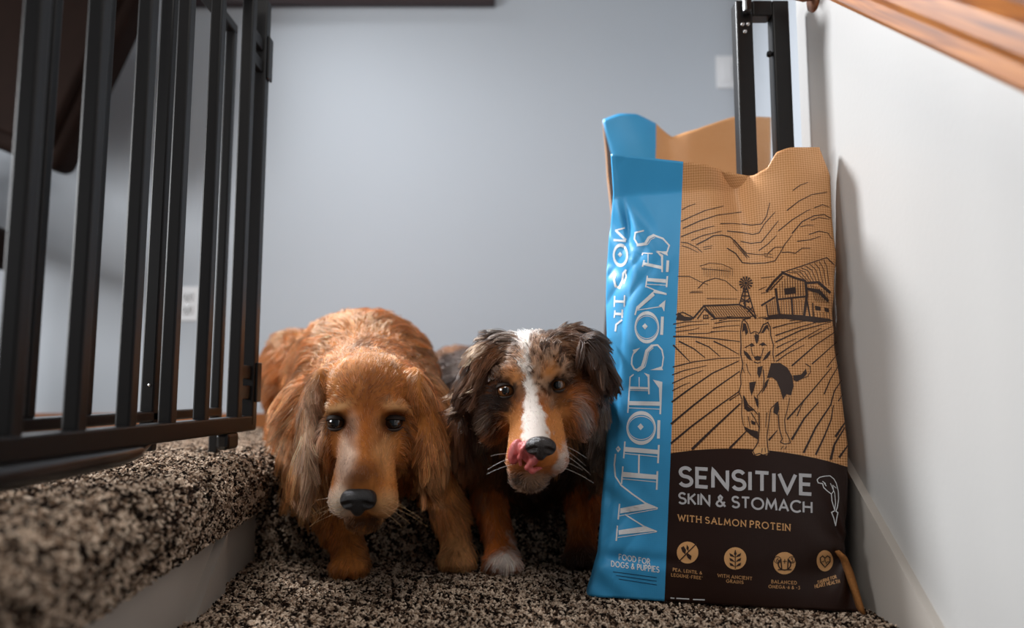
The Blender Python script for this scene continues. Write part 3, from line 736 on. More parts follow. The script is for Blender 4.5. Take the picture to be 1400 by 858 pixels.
# ---- stroke lettering
def arc(cx, cy, rx, ry, a0, a1, n=14):
    return [(cx + rx * math.cos(math.radians(a0 + (a1 - a0) * i / n)), cy + ry * math.sin(math.radians(a0 + (a1 - a0) * i / n))) for i in range(n + 1)]
O_ = arc(.46, .5, .46, .5, 90, 450, 32)
S_ = arc(.28, .755, .25, .245, 25, 270) + arc(.28, .255, .28, .255, 90, -155)[1:]
FONT = {
 'A': (.74, [[(0, 0), (.37, 1), (.74, 0)], [(.13, .32), (.61, .32)]]),
 'B': (.56, [[(0, 0), (0, 1), (.28, 1)] + arc(.28, .77, .22, .23, 90, -90) + [(0, .54)], [(.28, .54)] + arc(.30, .27, .26, .27, 90, -90) + [(0, 0)]]),
 'C': (.80, [arc(.46, .5, .46, .5, 45, 315, 24)]),
 'D': (.70, [[(0, 0), (0, 1), (.24, 1)] + arc(.24, .5, .46, .5, 90, -90, 20) + [(0, 0)]]),
 'E': (.50, [[(.50, 1), (0, 1), (0, 0), (.50, 0)], [(0, .52), (.44, .52)]]),
 'F': (.48, [[(.48, 1), (0, 1), (0, 0)], [(0, .5), (.40, .5)]]),
 'G': (.88, [arc(.46, .5, .46, .5, 45, 345, 24) + [(.9, .45), (.52, .45)]]),
 'H': (.66, [[(0, 0), (0, 1)], [(.66, 0), (.66, 1)], [(0, .52), (.66, .52)]]),
 'I': (.0, [[(0, 0), (0, 1)]]),
 'K': (.58, [[(0, 0), (0, 1)], [(.55, 1), (.02, .45)], [(.16, .58), (.58, 0)]]),
 'L': (.46, [[(0, 1), (0, 0), (.46, 0)]]),
 'M': (.86, [[(0, 0), (.1, 1), (.43, .2), (.76, 1), (.86, 0)]]),
 'N': (.68, [[(0, 0), (0, 1), (.68, 0), (.68, 1)]]),
 'O': (.92, [O_]),
 'P': (.52, [[(0, 0), (0, 1), (.26, 1)] + arc(.26, .74, .26, .26, 90, -90) + [(0, .48)]]),
 'R': (.56, [[(0, 0), (0, 1), (.26, 1)] + arc(.26, .75, .25, .25, 90, -90) + [(0, .5)], [(.24, .5), (.56, 0)]]),
 'S': (.56, [S_]),
 'T': (.62, [[(0, 1), (.62, 1)], [(.31, 1), (.31, 0)]]),
 'U': (.66, [[(0, 1), (0, .33)] + arc(.33, .33, .33, .33, 180, 360) + [(.66, 1)]]),
 'V': (.76, [[(0, 1), (.38, 0), (.76, 1)]]),
 'W': (1.06, [[(0, 1), (.27, 0), (.53, .9), (.79, 0), (1.06, 1)]]),
 '&': (.74, [[(.74, 0), (.24, .64), (.2, .84), (.33, 1), (.47, .85), (.42, .66), (.1, .4), (.02, .2), (.14, .03), (.34, 0), (.52, .12), (.68, .45)]]),
 '-': (.3, [[(0, .45), (.3, .45)]]), ',': (.05, [[(.05, .08), (0, -.14)]]), '*': (.2, [[(0, .9), (.2, .9)], [(.1, 1), (.1, .8)]]),
 '6': (.52, [[(.42, 1), (.08, .5)] + arc(.27, .28, .25, .28, 150, 510)]), '3': (.5, [[(.02, 1), (.46, 1), (.2, .62)] + arc(.22, .31, .26, .31, 90, -140)]),
 '+': (.5, [[(0, .5), (.5, .5)], [(.25, .75), (.25, .25)]]),
}
class Decal:
    """flat print drawn in face pixels and laid on the bag surface"""
    def __init__(s): s.V = []; s.Fc = []
    def strip(s, pts, w0, w1=None):
        w1 = w0 if w1 is None else w1
        p = [np.array(pts[0], float)]
        for q in pts[1:]:
            q = np.array(q, float); L = np.linalg.norm(q - p[-1]); k = max(1, int(math.ceil(L / 4.0)))
            st = p[-1].copy()
            for i in range(1, k + 1): p.append(st + (q - st) * i / k)
        p = np.array(p); n = len(p)
        if n < 2: return
        closed = np.linalg.norm(p[0] - p[-1]) < 0.02
        d = unit(np.diff(p, axis=0)); dn = np.stack([-d[:, 1], d[:, 0]], 1)
        nn = np.empty_like(p); nn[0] = dn[0]; nn[-1] = dn[-1]
        if closed: nn[0] = nn[-1] = unit(dn[0] + dn[-1])
        av = dn[:-1] + dn[1:]; ln = np.linalg.norm(av, axis=1, keepdims=True); mit = np.where(ln > 0.5, av / np.maximum(ln, 1e-6) * np.minimum(2 / np.maximum(ln, 1e-6), 1.8), dn[:-1]); nn[1:-1] = mit
        w = np.linspace(w0, w1, n)[:, None] / 2; b0 = len(s.V)
        for x, y in zip(p + nn * w, p - nn * w): s.V += [x, y]
        for i in range(n - 1): s.Fc.append((b0 + 2 * i, b0 + 2 * i + 1, b0 + 2 * i + 3, b0 + 2 * i + 2))
    def poly(s, pts):
        b0 = len(s.V); V3 = [Vector((x, y, 0)) for x, y in pts]
        bm = bmesh.new(); vs = [bm.verts.new(v) for v in V3]
        for t in tessellate_polygon([V3]):
            try: bm.faces.new([vs[i] for i in t])
            except ValueError: pass
        for _ in range(3):
            es = [e for e in bm.edges if e.calc_length() > 9]
            if not es: break
            bmesh.ops.subdivide_edges(bm, edges=es, cuts=1); bmesh.ops.triangulate(bm, faces=bm.faces)
        bm.verts.index_update()
        for v in bm.verts: s.V.append(np.array([v.co.x, v.co.y]))
        for f in bm.faces: s.Fc.append(tuple(b0 + v.index for v in f.verts))
        bm.free()
    def disc(s, cx, cy, rx, ry, n=28): s.poly([(cx + rx * math.cos(2 * PI * i / n), cy + ry * math.sin(2 * PI * i / n)) for i in range(n)])
    def text(s, txt, TL, TR, BL, BR, w, gap=.2, serif=0.0, space=.42, inline=False):
        TL, TR, BL, BR = [np.array(q, float) for q in (TL, TR, BL, BR)]
        x = 0; lay = []
        for ch_ in txt:
            if ch_ == ' ': x += space; continue
            gw, st = FONT[ch_]; lay.append((x, gw, ch_, st)); x += gw + gap
        W = x - gap
        hpx = (np.linalg.norm(BL - TL) + np.linalg.norm(BR - TR)) / 2; kx = np.linalg.norm(BR - BL) / (W * hpx)
        def mp(q):
            u, v = q[0] / W, q[1]; return (BL * (1 - u) + BR * u) * (1 - v) + (TL * (1 - u) + TR * u) * v
        for x0, gw, ch_, st in lay:
            for pl_ in st:
                s.strip([mp((x0 + a, b)) for a, b in pl_], w * hpx)
                if inline:
                    q = np.array(pl_, float); d = unit(np.diff(q, axis=0)); nn = np.stack([d[:, 1], -d[:, 0]], 1); nv = np.concatenate([nn[:1], (nn[:-1] + nn[1:]) / 2, nn[-1:]])
                    s.strip([mp((x0 + a, min(1, max(0, b)))) for a, b in q + nv * inline], w * hpx * 0.32)
                if serif and ch_ not in 'O&-,*6+3':
                    for e_ in (pl_[0], pl_[-1]):
                        if abs(e_[1]) < .02 or abs(e_[1] - 1) < .02:
                            hor = (ch_ in 'EFLT' and e_[0] > .3 and len(pl_) > 1 and ch_ != 'T') or (ch_ == 'T' and pl_[0][1] == pl_[-1][1])
                            if hor:
                                sg = -1 if e_[1] > .5 else 1; s.strip([mp((x0 + e_[0], e_[1])), mp((x0 + e_[0], e_[1] + sg * serif * 1.1))], w * hpx * 0.8)
                            else: s.strip([mp((x0 + e_[0] - serif, e_[1])), mp((x0 + e_[0] + serif, e_[1]))], w * hpx * 0.8)
    def build(s, b, name, mat, parent, off=0.0006, label=None):
        V = np.array(s.V); W = b.px2surf(V[:, 0], V[:, 1], off)
        o = mesh_obj(name, W, s.Fc, mat); child(o, parent)
        if label: o['label'] = label
        return o
I_DARK = plain('ink_dark_brown', srgb(52, 32, 24), 0.5, noise=0.05)
I_WHITE = plain('ink_white', srgb(226, 226, 226), 0.5, noise=0.02)
I_TAN = plain('ink_tan', srgb(226, 170, 112), 0.5, noise=0.05)
I_GREY = plain('ink_silver', srgb(196, 194, 196), 0.5, noise=0.02)
zA = lambda l: [(910 + x / 4.288, 240 + y / 4.288) for x, y in l]
zB = lambda l: [(910 + x / 3.9, 420 + y / 3.9) for x, y in l]
zC = lambda l: [(910 + x / 3.73, 620 + y / 3.73) for x, y in l]
c1 = lambda z, x, y: z([(x, y)])[0]

# sky, hills, farm
dk = Decal()
for w, pts in (
    (1.0, [(95, 200), (130, 180), (175, 165)]), (1.2, [(90, 268), (150, 240), (230, 205), (340, 178)]), (1.3, [(100, 310), (200, 265), (300, 232), (445, 213)]),
    (1.3, [(90, 358), (160, 330), (250, 303), (285, 295)]), (1.2, [(150, 380), (220, 350), (330, 325)]), (1.1, [(320, 282), (400, 280), (440, 285)]),
    (1.2, [(445, 283), (500, 290), (560, 283), (590, 240), (610, 160)]), (1.2, [(360, 325), (450, 333), (510, 345), (548, 335), (580, 280), (640, 215)]),
    (1.2, [(440, 385), (500, 397), (560, 390), (600, 340), (660, 265)]), (1.1, [(545, 440), (600, 400), (650, 350)]), (1.2, [(660, 325), (740, 260), (830, 205), (850, 198)]),
    (1.2, [(710, 205), (780, 150), (860, 110), (948, 97)]), (1.1, [(745, 88), (790, 55), (835, 40)]), (1.1, [(870, 190), (920, 170), (960, 185)]),
    (1.5, [(740, 340), (800, 270), (870, 235), (930, 228), (968, 250)]), (1.0, [(850, 262), (900, 245), (960, 255)]),
    (1.2, [(90, 390), (130, 395), (180, 420), (215, 450)]), (1.0, [(95, 410), (140, 425), (190, 450)]), (1.6, [(180, 405), (230, 380), (280, 352), (330, 348), (380, 360), (420, 400), (460, 450), (490, 480)]),
    (1.2, [(400, 375), (440, 420), (475, 455), (540, 462), (600, 465)]), (1.4, [(360, 425), (410, 455), (450, 510), (500, 515), (580, 512), (640, 500), (670, 455), (700, 400), (740, 350)]),
    (1.2, [(600, 455), (640, 420), (690, 418)]), (1.2, [(680, 450), (720, 448), (760, 455), (800, 425), (850, 425)]), (1.1, [(840, 345), (900, 325), (950, 335), (978, 375)]),
    (1.1, [(770, 385), (850, 375), (910, 355)]), (0.9, [(790, 300), (830, 290), (870, 292)]), (0.8, [(200, 530), (260, 512), (330, 518), (390, 545)]), (1.0, [(70, 590), (140, 590), (200, 620), (250, 640)]),
    (1.2, [(190, 660), (230, 620), (290, 600), (350, 615), (420, 675)]), (0.9, [(140, 685), (220, 685)]), (0.8, [(150, 678), (215, 678)]), (0.8, [(220, 420), (275, 410)]), (0.8, [(225, 432), (270, 424)]),
    (0.9, [(575, 455), (625, 462)]), (0.9, [(580, 475), (630, 478)]), (0.9, [(210, 545), (380, 560)]), (0.9, [(560, 600), (640, 590)]), (0.8, [(560, 690), (610, 680)]),
    (0.9, [(240, 720), (420, 722)]), (0.9, [(545, 670), (590, 650)])):
    dk.strip(zA(pts), w * 1.0, w * 0.6)
for k in range(9): dk.strip(zA([(395 + 9 * k, 385 + 10 * k), (408 + 9 * k, 402 + 11 * k)]), 0.9, 0.4)
for k in range(14): dk.strip(zA([(225 + 13 * k, 535 + (k % 3) * 5), (223 + 13 * k, 585 + (k % 4) * 6)]), 0.35)
# low barn
dk.strip(zA([(160, 838), (225, 762), (430, 755), (480, 780), (530, 838)]), 2.2); dk.strip(zA([(185, 840), (228, 782), (285, 838)]), 1.4); dk.strip(zA([(225, 765), (290, 835), (500, 832)]), 2.0)
for k in range(15): dk.strip(zA([(245 + 14.5 * k, 764), (290 + 15.2 * k, 828)]), 0.75)
dk.strip(zA([(222, 818), (248, 818), (248, 836), (222, 836), (222, 818)]), 1.3); dk.strip(zA([(235, 818), (235, 836)]), 0.8)
dk.poly(zA([(60, 845), (75, 800), (110, 825), (165, 832), (150, 848), (110, 852)])); dk.strip(zA([(60, 815), (100, 800), (160, 830)]), 1.5)
# windmill
for k in range(13):
    a_ = 2 * PI * k / 13; dk.strip(zA([(470 + 12 * math.cos(a_), 630 + 12 * math.sin(a_)), (470 + 40 * math.cos(a_), 630 + 40 * math.sin(a_))]), 1.0, 2.6)
dk.disc(*c1(zA, 470, 630), 2.2, 2.2)
for pts in ([(462, 655), (432, 755)], [(475, 655), (530, 835)], [(466, 660), (462, 775)], [(440, 735), (500, 735)], [(448, 705), (490, 705)], [(455, 680), (482, 682)], [(445, 720), (490, 745)], [(455, 750), (495, 715)], [(480, 765), (515, 800)], [(480, 800), (510, 770)], [(465, 735), (470, 775)]):
    dk.strip(zA(pts), 1.7, 1.5)
# barn
dk.strip(zA([(590, 680), (635, 620), (688, 568)]), 3.2); dk.strip(zA([(612, 672), (690, 588)]), 1.4); dk.poly(zA([(676, 560), (694, 560), (700, 576), (684, 580)]))
dk.strip(zA([(690, 565), (820, 522), (945, 480), (988, 522)]), 1.4, 1.0); dk.strip(zA([(692, 572), (760, 600), (822, 618)]), 3.0); dk.strip(zA([(820, 620), (828, 700), (812, 822)]), 3.6)
dk.strip(zA([(645, 660), (655, 740), (668, 815)]), 3.2); dk.strip(zA([(655, 725), (820, 708)]), 2.4); dk.strip(zA([(665, 815), (812, 822)]), 2.2); dk.strip(zA([(738, 716), (745, 818)]), 2.6)
for k in range(10): dk.strip(zA([(668 + 15 * k, 632 - min(k, 3) * 14 + max(0, k - 4) * 4), (672 + 15 * k, 716)]), 0.7)
for k in range(9): dk.strip(zA([(678 + 15 * k, 728), (682 + 15 * k, 812)]), 0.65)
dk.poly(zA([(694, 662), (762, 652), (764, 690), (698, 698)])); dk.strip(zA([(560, 762), (640, 712)]), 2.4); dk.strip(zA([(590, 755), (600, 822), (665, 815)]), 1.8)
for k in range(5): dk.strip(zA([(605 + 11 * k, 745 - 6 * k), (612 + 11 * k, 815)]), 0.7)
for k in range(9): dk.strip(zA([(712 + 27 * k, 566 - 9 * k), (770 + 22 * k, 570 - 4 * k), (815 + 18 * k, 612 + 4 * k)]), 0.8)
dk.poly(zA([(822, 622), (900, 618), (970, 680), (962, 694), (890, 632), (828, 636)])); dk.poly(zA([(828, 655), (905, 668), (958, 730), (950, 742), (895, 690), (834, 672)]))
for k in range(8): dk.strip(zA([(850 + 13 * k, 640 + 5 * k), (880 + 11 * k, 735 + 2 * k)]), 0.7)
dk.poly(zA([(875, 762), (908, 768), (910, 792), (878, 788)])); dk.poly(zA([(930, 772), (956, 778), (958, 802), (934, 796)])); dk.strip(zA([(862, 745), (866, 832)]), 1.6); dk.strip(zA([(822, 700), (846, 826)]), 2.2)
for k in range(6): dk.strip(zA([(870 + 18 * k, 800), (874 + 18 * k, 836)]), 0.6)
dk.poly(zA([(560, 838), (620, 822), (700, 818), (830, 822), (960, 838), (985, 852), (900, 862), (800, 850), (690, 838), (600, 842)]))
dk.build(bag, 'farm_print', I_DARK, bg)
# ploughed field
fd = Decal()
for w, pts in (
    (2.2, [(40, 155), (120, 155), (250, 165), (395, 182)]), (2.3, [(70, 180), (150, 220), (210, 268)]), (2.3, [(40, 200), (80, 240), (130, 290)]), (1.8, [(160, 180), (230, 210), (290, 262)]),
    (1.8, [(255, 180), (320, 210), (390, 250)]), (1.6, [(38, 318), (150, 290), (280, 272), (395, 268)]), (2.4, [(32, 505), (120, 440), (250, 350), (390, 285)]), (2.8, [(28, 622), (150, 520), (280, 420), (395, 340)]),
    (2.8, [(28, 725), (140, 632), (300, 512), (395, 445)]), (3.8, [(140, 757), (250, 650), (398, 512)]), (3.2, [(340, 752), (430, 660)]), (2.4, [(550, 708), (595, 655)]),
    (1.5, [(35, 405), (110, 370), (200, 335)]), (1.4, [(35, 360), (100, 335), (220, 310)]), (1.3, [(35, 445), (90, 415), (130, 400)]), (1.3, [(50, 110), (130, 95), (230, 88)]), (1.2, [(50, 130), (140, 120), (180, 108)]),
    (1.2, [(250, 110), (320, 100), (395, 95)]), (1.2, [(240, 130), (320, 125), (390, 128)]), (1.3, [(120, 140), (220, 138), (260, 130)]), (1.2, [(40, 90), (100, 78), (200, 72)]), (1.2, [(260, 85), (340, 72), (400, 70)]),
    (1.5, [(570, 110), (650, 88), (760, 70)]), (1.6, [(585, 150), (700, 110), (830, 72)]), (1.8, [(585, 185), (720, 122), (880, 78)]), (1.8, [(585, 262), (700, 185), (830, 110)]), (2.0, [(672, 312), (800, 200), (905, 130)]),
    (1.5, [(590, 288), (650, 245), (740, 200)]), (1.4, [(590, 215), (640, 190), (700, 165)]), (1.3, [(760, 165), (830, 130), (890, 100)]), (2.3, [(648, 597), (760, 470), (885, 320)]), (3.0, [(672, 705), (740, 590), (815, 505)]),
    (2.8, [(735, 775), (800, 640), (880, 520), (900, 445), (938, 388)]), (2.6, [(800, 785), (845, 690), (882, 600), (895, 520)]), (3.6, [(880, 812), (900, 730), (955, 640)]), (3.4, [(925, 800), (972, 735)]), (3.6, [(905, 690), (955, 615)]),
    (1.8, [(780, 302), (850, 240), (912, 185)]), (1.8, [(845, 462), (880, 380), (925, 305)]), (1.4, [(700, 580), (725, 520), (755, 470)]), (1.6, [(920, 500), (945, 462)]), (1.4, [(860, 320), (890, 280), (920, 245)]), (1.4, [(340, 495), (380, 470), (398, 455)])):
    fd.strip(zB(pts), w, w * 0.45)
for k in range(16): fd.strip(zB([(200 + 42 * k, 60 - 12 * math.sin(k * 0.25) + (k % 3) * 8), (240 + 42 * k, 54 - 12 * math.sin(k * 0.25) + (k % 3) * 8)]), 1.2, 0.5)
fd.build(bag, 'field_print', I_DARK, bg)
# shepherd dog standing in the field
sd = Decal()
for w, pts in (
    (1.4, [(400, 250), (402, 200), (400, 130), (408, 75), (420, 66), (438, 90), (452, 140)]), (1.4, [(500, 138), (520, 92), (545, 80), (558, 105), (560, 150), (575, 200), (572, 250), (580, 290)]),
    (1.2, [(452, 140), (475, 128), (500, 138)]), (1.2, [(400, 250), (412, 300), (400, 360), (402, 410), (390, 450), (408, 490), (405, 570), (415, 630)]),
    (1.6, [(415, 470), (440, 520), (470, 545), (490, 570)]), (1.2, [(455, 560), (480, 600), (498, 640)]), (1.4, [(498, 560), (500, 640), (492, 720), (465, 765), (475, 785), (500, 778), (520, 786), (548, 778), (545, 745), (540, 690), (552, 600), (560, 540), (580, 520)]),
    (1.2, [(600, 570), (605, 640), (622, 700), (612, 718), (635, 728), (665, 722), (660, 700), (640, 660), (634, 600), (650, 540), (662, 480)]), (1.2, [(520, 330), (525, 380), (520, 430), (490, 470), (495, 520)]),
    (1.2, [(545, 385), (530, 420), (515, 455)]), (1.2, [(422, 215), (440, 205), (460, 192), (475, 205)]), (1.2, [(500, 200), (520, 188), (540, 205)]), (1.0, [(455, 215), (462, 245), (470, 262)]), (1.0, [(522, 215), (515, 245), (508, 262)]),
    (1.3, [(470, 290), (490, 297), (508, 290)]), (0.9, [(480, 135), (478, 170)]), (0.9, [(495, 138), (492, 165)]), (1.0, [(745, 300), (770, 315), (772, 345), (755, 370), (735, 375)]), (0.9, [(410, 320), (420, 350)]), (0.9, [(430, 300), (440, 340), (455, 365)]),
    (1.0, [(515, 750), (512, 775)]), (1.0, [(530, 748), (532, 772)]), (1.0, [(625, 740), (615, 758)]), (1.0, [(645, 740), (635, 756)]), (0.9, [(440, 580), (450, 640)]), (0.9, [(540, 560), (532, 640)])):
    sd.strip(zB(pts), w * 1.1, w * 0.7)
for pts in (
    [(562, 298), (610, 296), (650, 322), (676, 368), (682, 420), (668, 468), (645, 462), (626, 492), (612, 440), (592, 392), (568, 372), (540, 376), (552, 335)],
    [(680, 362), (722, 358), (748, 326), (754, 352), (732, 378), (700, 395), (682, 388)], [(408, 135), (414, 82), (428, 88), (440, 132), (428, 150), (420, 120)], [(508, 138), (530, 98), (544, 92), (552, 128), (540, 110), (522, 135)],
    [(470, 264), (490, 258), (512, 264), (502, 282), (480, 282)], [(415, 228), (435, 240), (452, 262), (462, 285), (440, 275), (420, 250)], [(560, 228), (545, 240), (528, 262), (516, 286), (540, 272), (556, 250)],
    [(446, 198), (466, 192), (470, 204), (455, 212)], [(504, 194), (524, 188), (530, 200), (514, 208)], [(472, 150), (484, 142), (498, 150), (494, 178), (486, 196), (478, 178)],
    [(490, 318), (518, 312), (510, 350), (500, 378), (488, 352)], [(446, 400), (482, 394), (470, 440), (458, 470), (448, 435)], [(412, 470), (440, 528), (470, 548), (440, 556), (420, 540)], [(582, 512), (600, 500), (606, 540), (596, 575), (574, 560)],
    [(470, 470), (492, 492), (496, 540), (484, 520)], [(416, 632), (450, 650), (492, 660), (492, 705), (455, 682), (425, 655)], [(455, 600), (480, 612), (476, 628), (458, 620)], [(530, 400), (552, 378), (540, 420), (518, 452)]):
    sd.poly(zB(pts))
sd.build(bag, 'shepherd_print', I_DARK, bg)
pw = Decal()
pw.poly(zB([(462, 770), (472, 748), (500, 742), (540, 748), (552, 770), (540, 788), (515, 782), (490, 790), (470, 786)])); pw.build(bag, 'paw_print', I_TAN, bg, 0.0004)
# headline
tx = Decal()
tx.text('SENSITIVE', *zC([(72, 70), (743, 112), (72, 160), (743, 206)]), w=.195, gap=.25)
tx.text('SKIN & STOMACH', *zC([(68, 199), (744, 246), (68, 252), (744, 301)]), w=.185, gap=.23, space=.34)
tx.build(bag, 'headline_lettering', I_GREY, bg, label='silver sans lettering reading SENSITIVE SKIN & STOMACH')
def text_part(name, rows, mat, label=None, **kw):
    d_ = Decal()
    for txt, q in rows: d_.text(txt, *zC(q), **kw)
    d_.build(bag, name, mat, bg, 0.0006, label)
text_part('salmon_lettering', [('WITH SALMON PROTEIN', [(64, 310), (634, 360), (64, 340), (634, 392)])], I_TAN, 'tan serif lettering', w=.17, gap=.36, serif=.13, space=.32)
kw_ = dict(w=.15, gap=.36, serif=.12)
text_part('badge_lettering', [('PEA, LENTIL &', [(38, 582), (185, 600), (38, 597), (185, 614)]), ('LEGUME-FREE*', [(30, 609), (188, 626), (30, 624), (188, 640)])], I_TAN, **kw_)
text_part('badge_lettering', [('WITH ANCIENT', [(266, 612), (440, 628), (266, 627), (440, 643)]), ('GRAINS', [(310, 640), (396, 648), (310, 655), (396, 662)])], I_TAN, **kw_)
text_part('badge_lettering', [('BALANCED', [(540, 643), (668, 650), (540, 658), (668, 665)]), ('OMEGA-6 & -3', [(526, 668), (684, 675), (526, 683), (684, 690)])], I_TAN, **kw_)
text_part('badge_lettering', [('TAURINE FOR', [(774, 648), (868, 618), (776, 662), (872, 633)]), ('HEART HEALTH', [(760, 668), (884, 640), (762, 684), (888, 656)])], I_TAN, w=.15, gap=.3, serif=.1)
def badge(cx, cy, rx, ry, draw):
    d_ = Decal(); q = c1(zC, cx, cy); d_.disc(q[0], q[1], rx / 3.73, ry / 3.73); o_ = d_.build(bag, 'badge', I_TAN, bg)
    d_ = Decal(); draw(d_); i_ = d_.build(bag, 'badge_icon', I_DARK, bg, 0.0011); i_.parent = o_; i_.matrix_parent_inverse = Matrix.Identity(4); o_.matrix_parent_inverse = bg.matrix_world.inverted() if False else o_.matrix_parent_inverse
def ic1(d_):
    d_.strip(zC([(66, 550), (112, 503), (160, 455)]), 1.4)
    for p in ([(78, 478), (92, 470), (104, 490), (100, 512), (86, 500)], [(108, 462), (118, 476), (116, 496), (106, 484)], [(112, 505), (132, 520), (128, 542), (112, 530), (106, 515)]): d_.poly(zC(p))
def ic2(d_):
    d_.strip(zC([(355, 585), (355, 490)]), 1.2)
    for k in range(3):
        for sg in (-1, 1):
            y = 575 - 24 * k; d_.poly(zC([(355 + sg * 2, y), (355 + sg * 14, y - 14), (355 + sg * 30, y - 22), (355 + sg * 26, y - 6)]))
    d_.poly(zC([(348, 510), (355, 488), (362, 510), (355, 520)]))
def ic3(d_):
    d_.strip(zC(arc(570, 540, 17, 17, 0, 360, 20)), 0.8); d_.strip(zC(arc(643, 540, 17, 17, 0, 360, 20)), 0.8)
    d_.text('6', *zC([(564, 530), (577, 531), (564, 551), (577, 552)]), w=.16); d_.text('3', *zC([(637, 530), (650, 531), (637, 551), (650, 552)]), w=.16)
    d_.strip(zC([(597, 548), (618, 548)]), 1.0); d_.strip(zC([(607, 537), (607, 559)]), 1.0)
    d_.strip(zC([(572, 590), (592, 590)] + arc(606, 562, 32, 30, 235, -55, 16) + [(622, 590), (642, 590)]), 1.6)
def ic4(d_):
    d_.strip(zC([(812, 578), (790, 552), (788, 530), (800, 520), (812, 532), (824, 520), (838, 528), (838, 550), (812, 578)]), 1.5); d_.strip(zC([(795, 550), (806, 550), (812, 536), (818, 560), (824, 550), (834, 550)]), 0.9)
for args in ((112, 503, 55, 56, ic1), (355, 533, 57, 57, ic2), (606, 557, 57, 57, ic3), (812, 545, 42, 54, ic4)): badge(*args)
# salmon outline and fine print
wt = Decal()
wt.strip(zC([(772, 132), (785, 120), (810, 114), (838, 112), (858, 128), (870, 150), (880, 190), (882, 230), (876, 270), (868, 292), (878, 300), (872, 330), (866, 368), (858, 330), (846, 298), (862, 290)]), 1.0, 1.4)
wt.strip(zC([(772, 132), (778, 148), (800, 152), (806, 172), (825, 190), (845, 205), (848, 240), (862, 288)]), 1.2, 1.0); wt.strip(zC([(845, 205), (856, 190), (852, 160), (870, 175)]), 0.9)
wt.strip(zC([(800, 140), (812, 150), (818, 165)]), 1.0); wt.disc(*c1(zC, 812, 152), 0.9, 1.1); wt.strip(zC([(840, 150), (862, 200), (866, 250), (862, 285)]), 0.9)
wt.build(bag, 'salmon_print', I_WHITE, bg)
wt = Decal()
for pts in ([(25, 734), (45, 736)], [(55, 736), (120, 740)], [(140, 742), (200, 744)]): wt.strip(zC(pts), 1.6)
wt.build(bag, 'bottom_print', I_WHITE, bg)
# brand lettering running up the blue strip
br = Decal()
def brand_quad(y0, y1, fx=0.0):
    xb = lambda y: np.interp(y, [315, 480, 700, 742], [913, 907, 901, 899]); xc = lambda y: np.interp(y, [315, 480, 640, 742], [868, 863, 853, 845])
    return (xc(y0), y0), (xc(y1), y1), (xb(y0), y0), (xb(y1), y1)      # TL, TR, BL, BR
zW = lambda l: [(830 + x / 5.72, 600 + y / 5.72) for x, y in l]
zX = lambda l: [(830 + x / 5.36, 450 + y / 5.36) for x, y in l]
zY = lambda l: [(830 + x / 5.364, 300 + y / 5.364) for x, y in l]
def ring(dc, z, cx, cy, rx, ry, rx2, ry2):
    n = 40; b0 = len(dc.V)
    for k in range(n):
        a = 2 * PI * k / n
        for r1, r2 in ((rx, ry), (rx2, ry2)): dc.V.append(np.array(c1(z, cx + r1 * math.cos(a), cy + r2 * math.sin(a))))
    for k in range(n):
        k2 = (k + 1) % n; dc.Fc.append((b0 + 2 * k, b0 + 2 * k + 1, b0 + 2 * k2 + 1, b0 + 2 * k2))
# W
for p in ([(90, 712), (285, 682), (378, 718), (92, 747)], [(105, 540), (300, 503), (388, 538), (103, 580)], [(68, 76), (88, 52), (108, 78), (86, 104)]): br.poly(zW(p))
for p, w in (([(81, 675), (72, 795)], 2), ([(84, 768), (388, 724)], 1), ([(140, 588), (290, 682), (390, 722)], 1.8), ([(95, 600), (396, 545)], 1), ([(98, 505), (87, 628)], 2), ([(396, 540), (300, 500), (200, 430), (110, 360), (65, 290), (57, 200), (66, 115)], 2.1)): br.strip(zW(p), w)
# H
for p in ([(120, 255), (395, 280), (395, 315), (118, 295)], [(135, 60), (405, 85), (403, 118), (133, 98)]): br.poly(zW(p))
for p, w in (([(120, 310), (390, 335)], 1), ([(124, 212), (113, 350)], 2), ([(394, 250), (388, 395)], 2.4), ([(250, 118), (248, 272)], 2.2), ([(132, 112), (400, 138)], 1), ([(140, 18), (130, 150)], 2), ([(405, 45), (398, 188)], 2.4)): br.strip(zW(p), w)
# O L E S
ring(br, zX, 250, 722, 108, 124, 98, 96); ring(br, zX, 250, 722, 96, 88, 93, 82); br.poly(zX([(223, 712), (246, 688), (268, 714), (246, 738)])); br.strip(zX([(380, 665), (376, 800)]), 4)
br.poly(zX([(155, 525), (395, 530), (395, 560), (152, 555)])); br.poly(zX([(335, 368), (405, 385), (396, 622), (383, 622), (386, 560), (380, 430)])); br.strip(zX([(155, 575), (390, 585)]), 1); br.strip(zX([(161, 475), (152, 612)]), 1.8)
br.poly(zX([(165, 418), (305, 424), (305, 441), (165, 438)])); br.poly(zX([(270, 318), (311, 332), (312, 475), (301, 475), (297, 350)])); br.strip(zX([(165, 446), (305, 450)]), .8); br.strip(zX([(195, 330), (169, 350), (160, 490)]), 1.8); br.strip(zX([(235, 350), (235, 425)]), 1.2)
S1 = lambda z, o: None
br.strip(zX([(195, 170), (182, 210), (180, 255), (198, 290), (228, 300)]), 1.5, 2.6); br.strip(zX([(220, 302), (258, 275), (276, 218), (290, 158), (332, 118)]), 4.4, 4.0); br.strip(zX([(240, 305), (278, 275), (294, 218), (306, 165), (340, 134)]), .8); br.strip(zX([(325, 119), (370, 115), (402, 150), (413, 205), (405, 265), (397, 290)]), 2.6, 1.5)
br.poly(zX([(188, 152), (242, 135), (200, 180)])); br.poly(zX([(316, 298), (398, 272), (411, 299)]))
